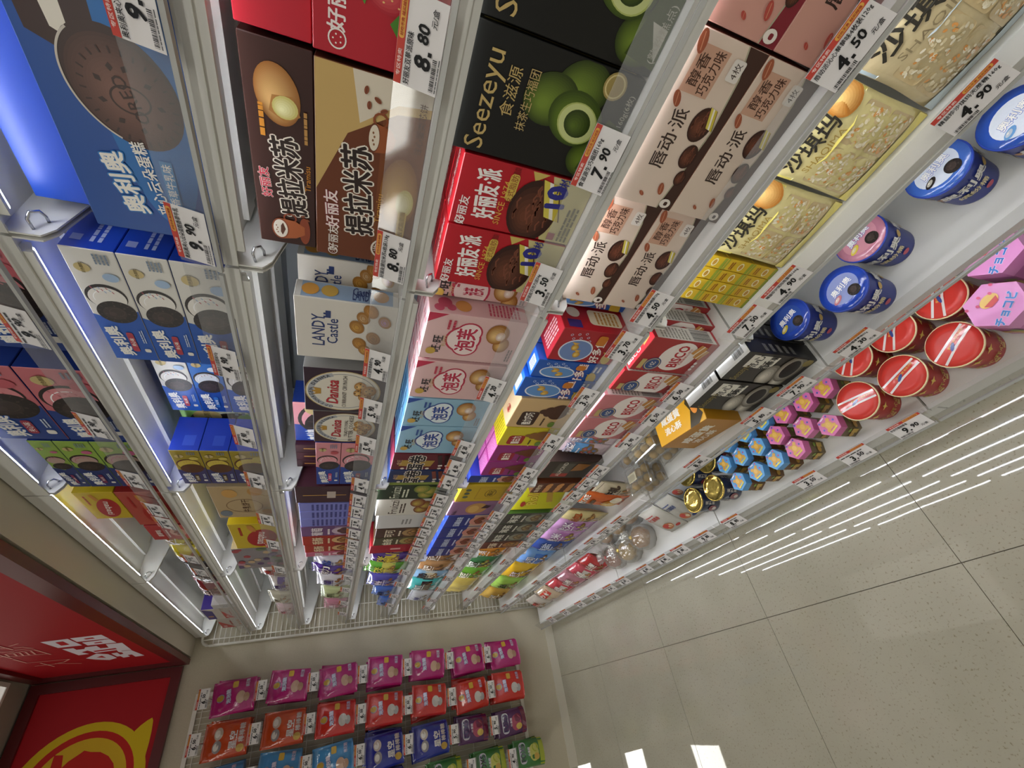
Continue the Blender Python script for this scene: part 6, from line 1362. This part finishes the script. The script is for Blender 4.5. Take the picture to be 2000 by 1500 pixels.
def pouch_mesh(w, h, t, col, fn, seed):
    """stand-up pouch hanging flat at the top and opening into a gusset below; front looks along +X"""
    b = MB(); nx, ny = 12, 14
    def f(u, v):
        c = v / h; e = 1 - abs(2 * u / w - 1) ** 3
        n = noise.noise(Vector((u * 22, v * 16, seed))) * 0.25
        q = 0.0 if c > 0.86 else math.sin(PI * min(1, (0.86 - c) / 0.86) ** 0.8 * 0.62)
        return 0.001 + t / 2 * max(0, e) ** 0.5 * q * (1 + n)
    V = []
    for s in (1, -1):
        for j in range(ny + 1):
            for i in range(nx + 1):
                u, v = w * i / nx, h * j / ny
                V.append((s * f(u, v), -w / 2 + u, v))
    b.v = V; n1 = (nx + 1) * (ny + 1)
    def add(q, c=col): b.f.append(q); b.c.append(lin(c)); b.sm.append(True)
    for s in (0, 1):
        for j in range(ny):
            for i in range(nx):
                q = [s * n1 + j * (nx + 1) + i, s * n1 + j * (nx + 1) + i + 1, s * n1 + (j + 1) * (nx + 1) + i + 1, s * n1 + (j + 1) * (nx + 1) + i]
                add(q if s == 0 else q[::-1])
    for j in range(ny):
        for i in (0, nx): add([j * (nx + 1) + i, (j + 1) * (nx + 1) + i, n1 + (j + 1) * (nx + 1) + i, n1 + j * (nx + 1) + i])
    for i in range(nx):
        for j in (0, ny): add([j * (nx + 1) + i, j * (nx + 1) + i + 1, n1 + j * (nx + 1) + i + 1, n1 + j * (nx + 1) + i])
    a = Art(); fn(a, w / h)
    return b.mesh('pouch', 'film'), a.mesh('printed_front', 'film', h, lambda u, v, o: (f(u, v) + 0.0012 + o * 1.2, -w / 2 + u, v), w)
_pm = {}
for k in KIND:
    for s in (1, 2): _pm[k, s] = pouch_mesh(0.145 if k in 'fg' else 0.172, 0.20 if k in 'fg' else 0.222, 0.072, KIND[k][0], KIND[k][1], ord(k) + 7 * s)
pm = MB().tube([(0, 0, -0.02), (0.004, 0, 0.0), (0.20, 0, 0.004), (0.225, 0, 0.022)], 0.0025, 6).mesh('prong', 'steel'); ph = MB().box((-0.003, -0.018, -0.012), (0.003, 0.018, 0.03)).mesh('back_clip', 'shelf')
po = MB().tube([(0, 0, 0.03), (0.23, 0, 0.03)], 0.0022, 6).mesh('overarm', 'steel')
hold = MB().box((0, -0.05, -0.036), (0.0016, 0.05, 0.036)).mesh('tag_holder', 'acrylic')
for ci, (yc, ks, zo) in enumerate(COLS):
    for ri, kk in enumerate(ks):
        if kk == ' ': continue
        z = ZT[ri] + zo - 0.022 + (-0.17 if kk == 'g' and ri == 5 else 0.0) * 0
        if kk == 'g': z -= 0.09 - 0.03 * (ri == 6) * 0
        h = empty('peg_hook', (GX + 0.0125, yc, z))
        obj('prong', pm, h); obj('back_clip', ph, h); obj('overarm', po, h); hd = obj('tag_holder', hold, h, (0.231, 0, 0.03))
        tag(h, f'steel peg hook {RW[ri]} {CW[ci]}', 'hook', 'peg hooks on the end wall')
        pr = {'f': '5.90', 'g': '4.90'}.get(kk, '6.50')
        bm, am = tag_meshes(pr)
        o = obj('price_tag', bm, None, (GX + 0.0125 + 0.2345, yc - 0.0485, z + 0.002), (0, 0, PI / 2)); obj('printed_price', am, o)
        tag(o, f'price tag reading {pr}, {RW[ri]} {CW[ci]}', 'price tag', 'price tags on the peg hooks')
        hh = 0.20 if kk in 'fg' else 0.222
        rd = random.Random(ci * 10 + ri)
        for s in (1, 2):
            me, pa = _pm[kk, s]
            o = obj('candy_pouch', me, None, (GX + (0.170 if s == 1 else 0.082), yc + (0.0 if s == 1 else rd.uniform(-0.006, 0.006)), z - 0.0045 - hh), (rd.uniform(-0.09, 0.09), (0.05 if s == 1 else 0.0), rd.uniform(-0.05, 0.22) if s == 1 else 0.0))
            obj('printed_front', pa, o)
            tag(o, f'{KIND[kk][2]} candy pouch, {RW[ri]} {CW[ci]}' + ('' if s == 1 else ', rear one'), 'pouch', 'candy pouches on the end wall')
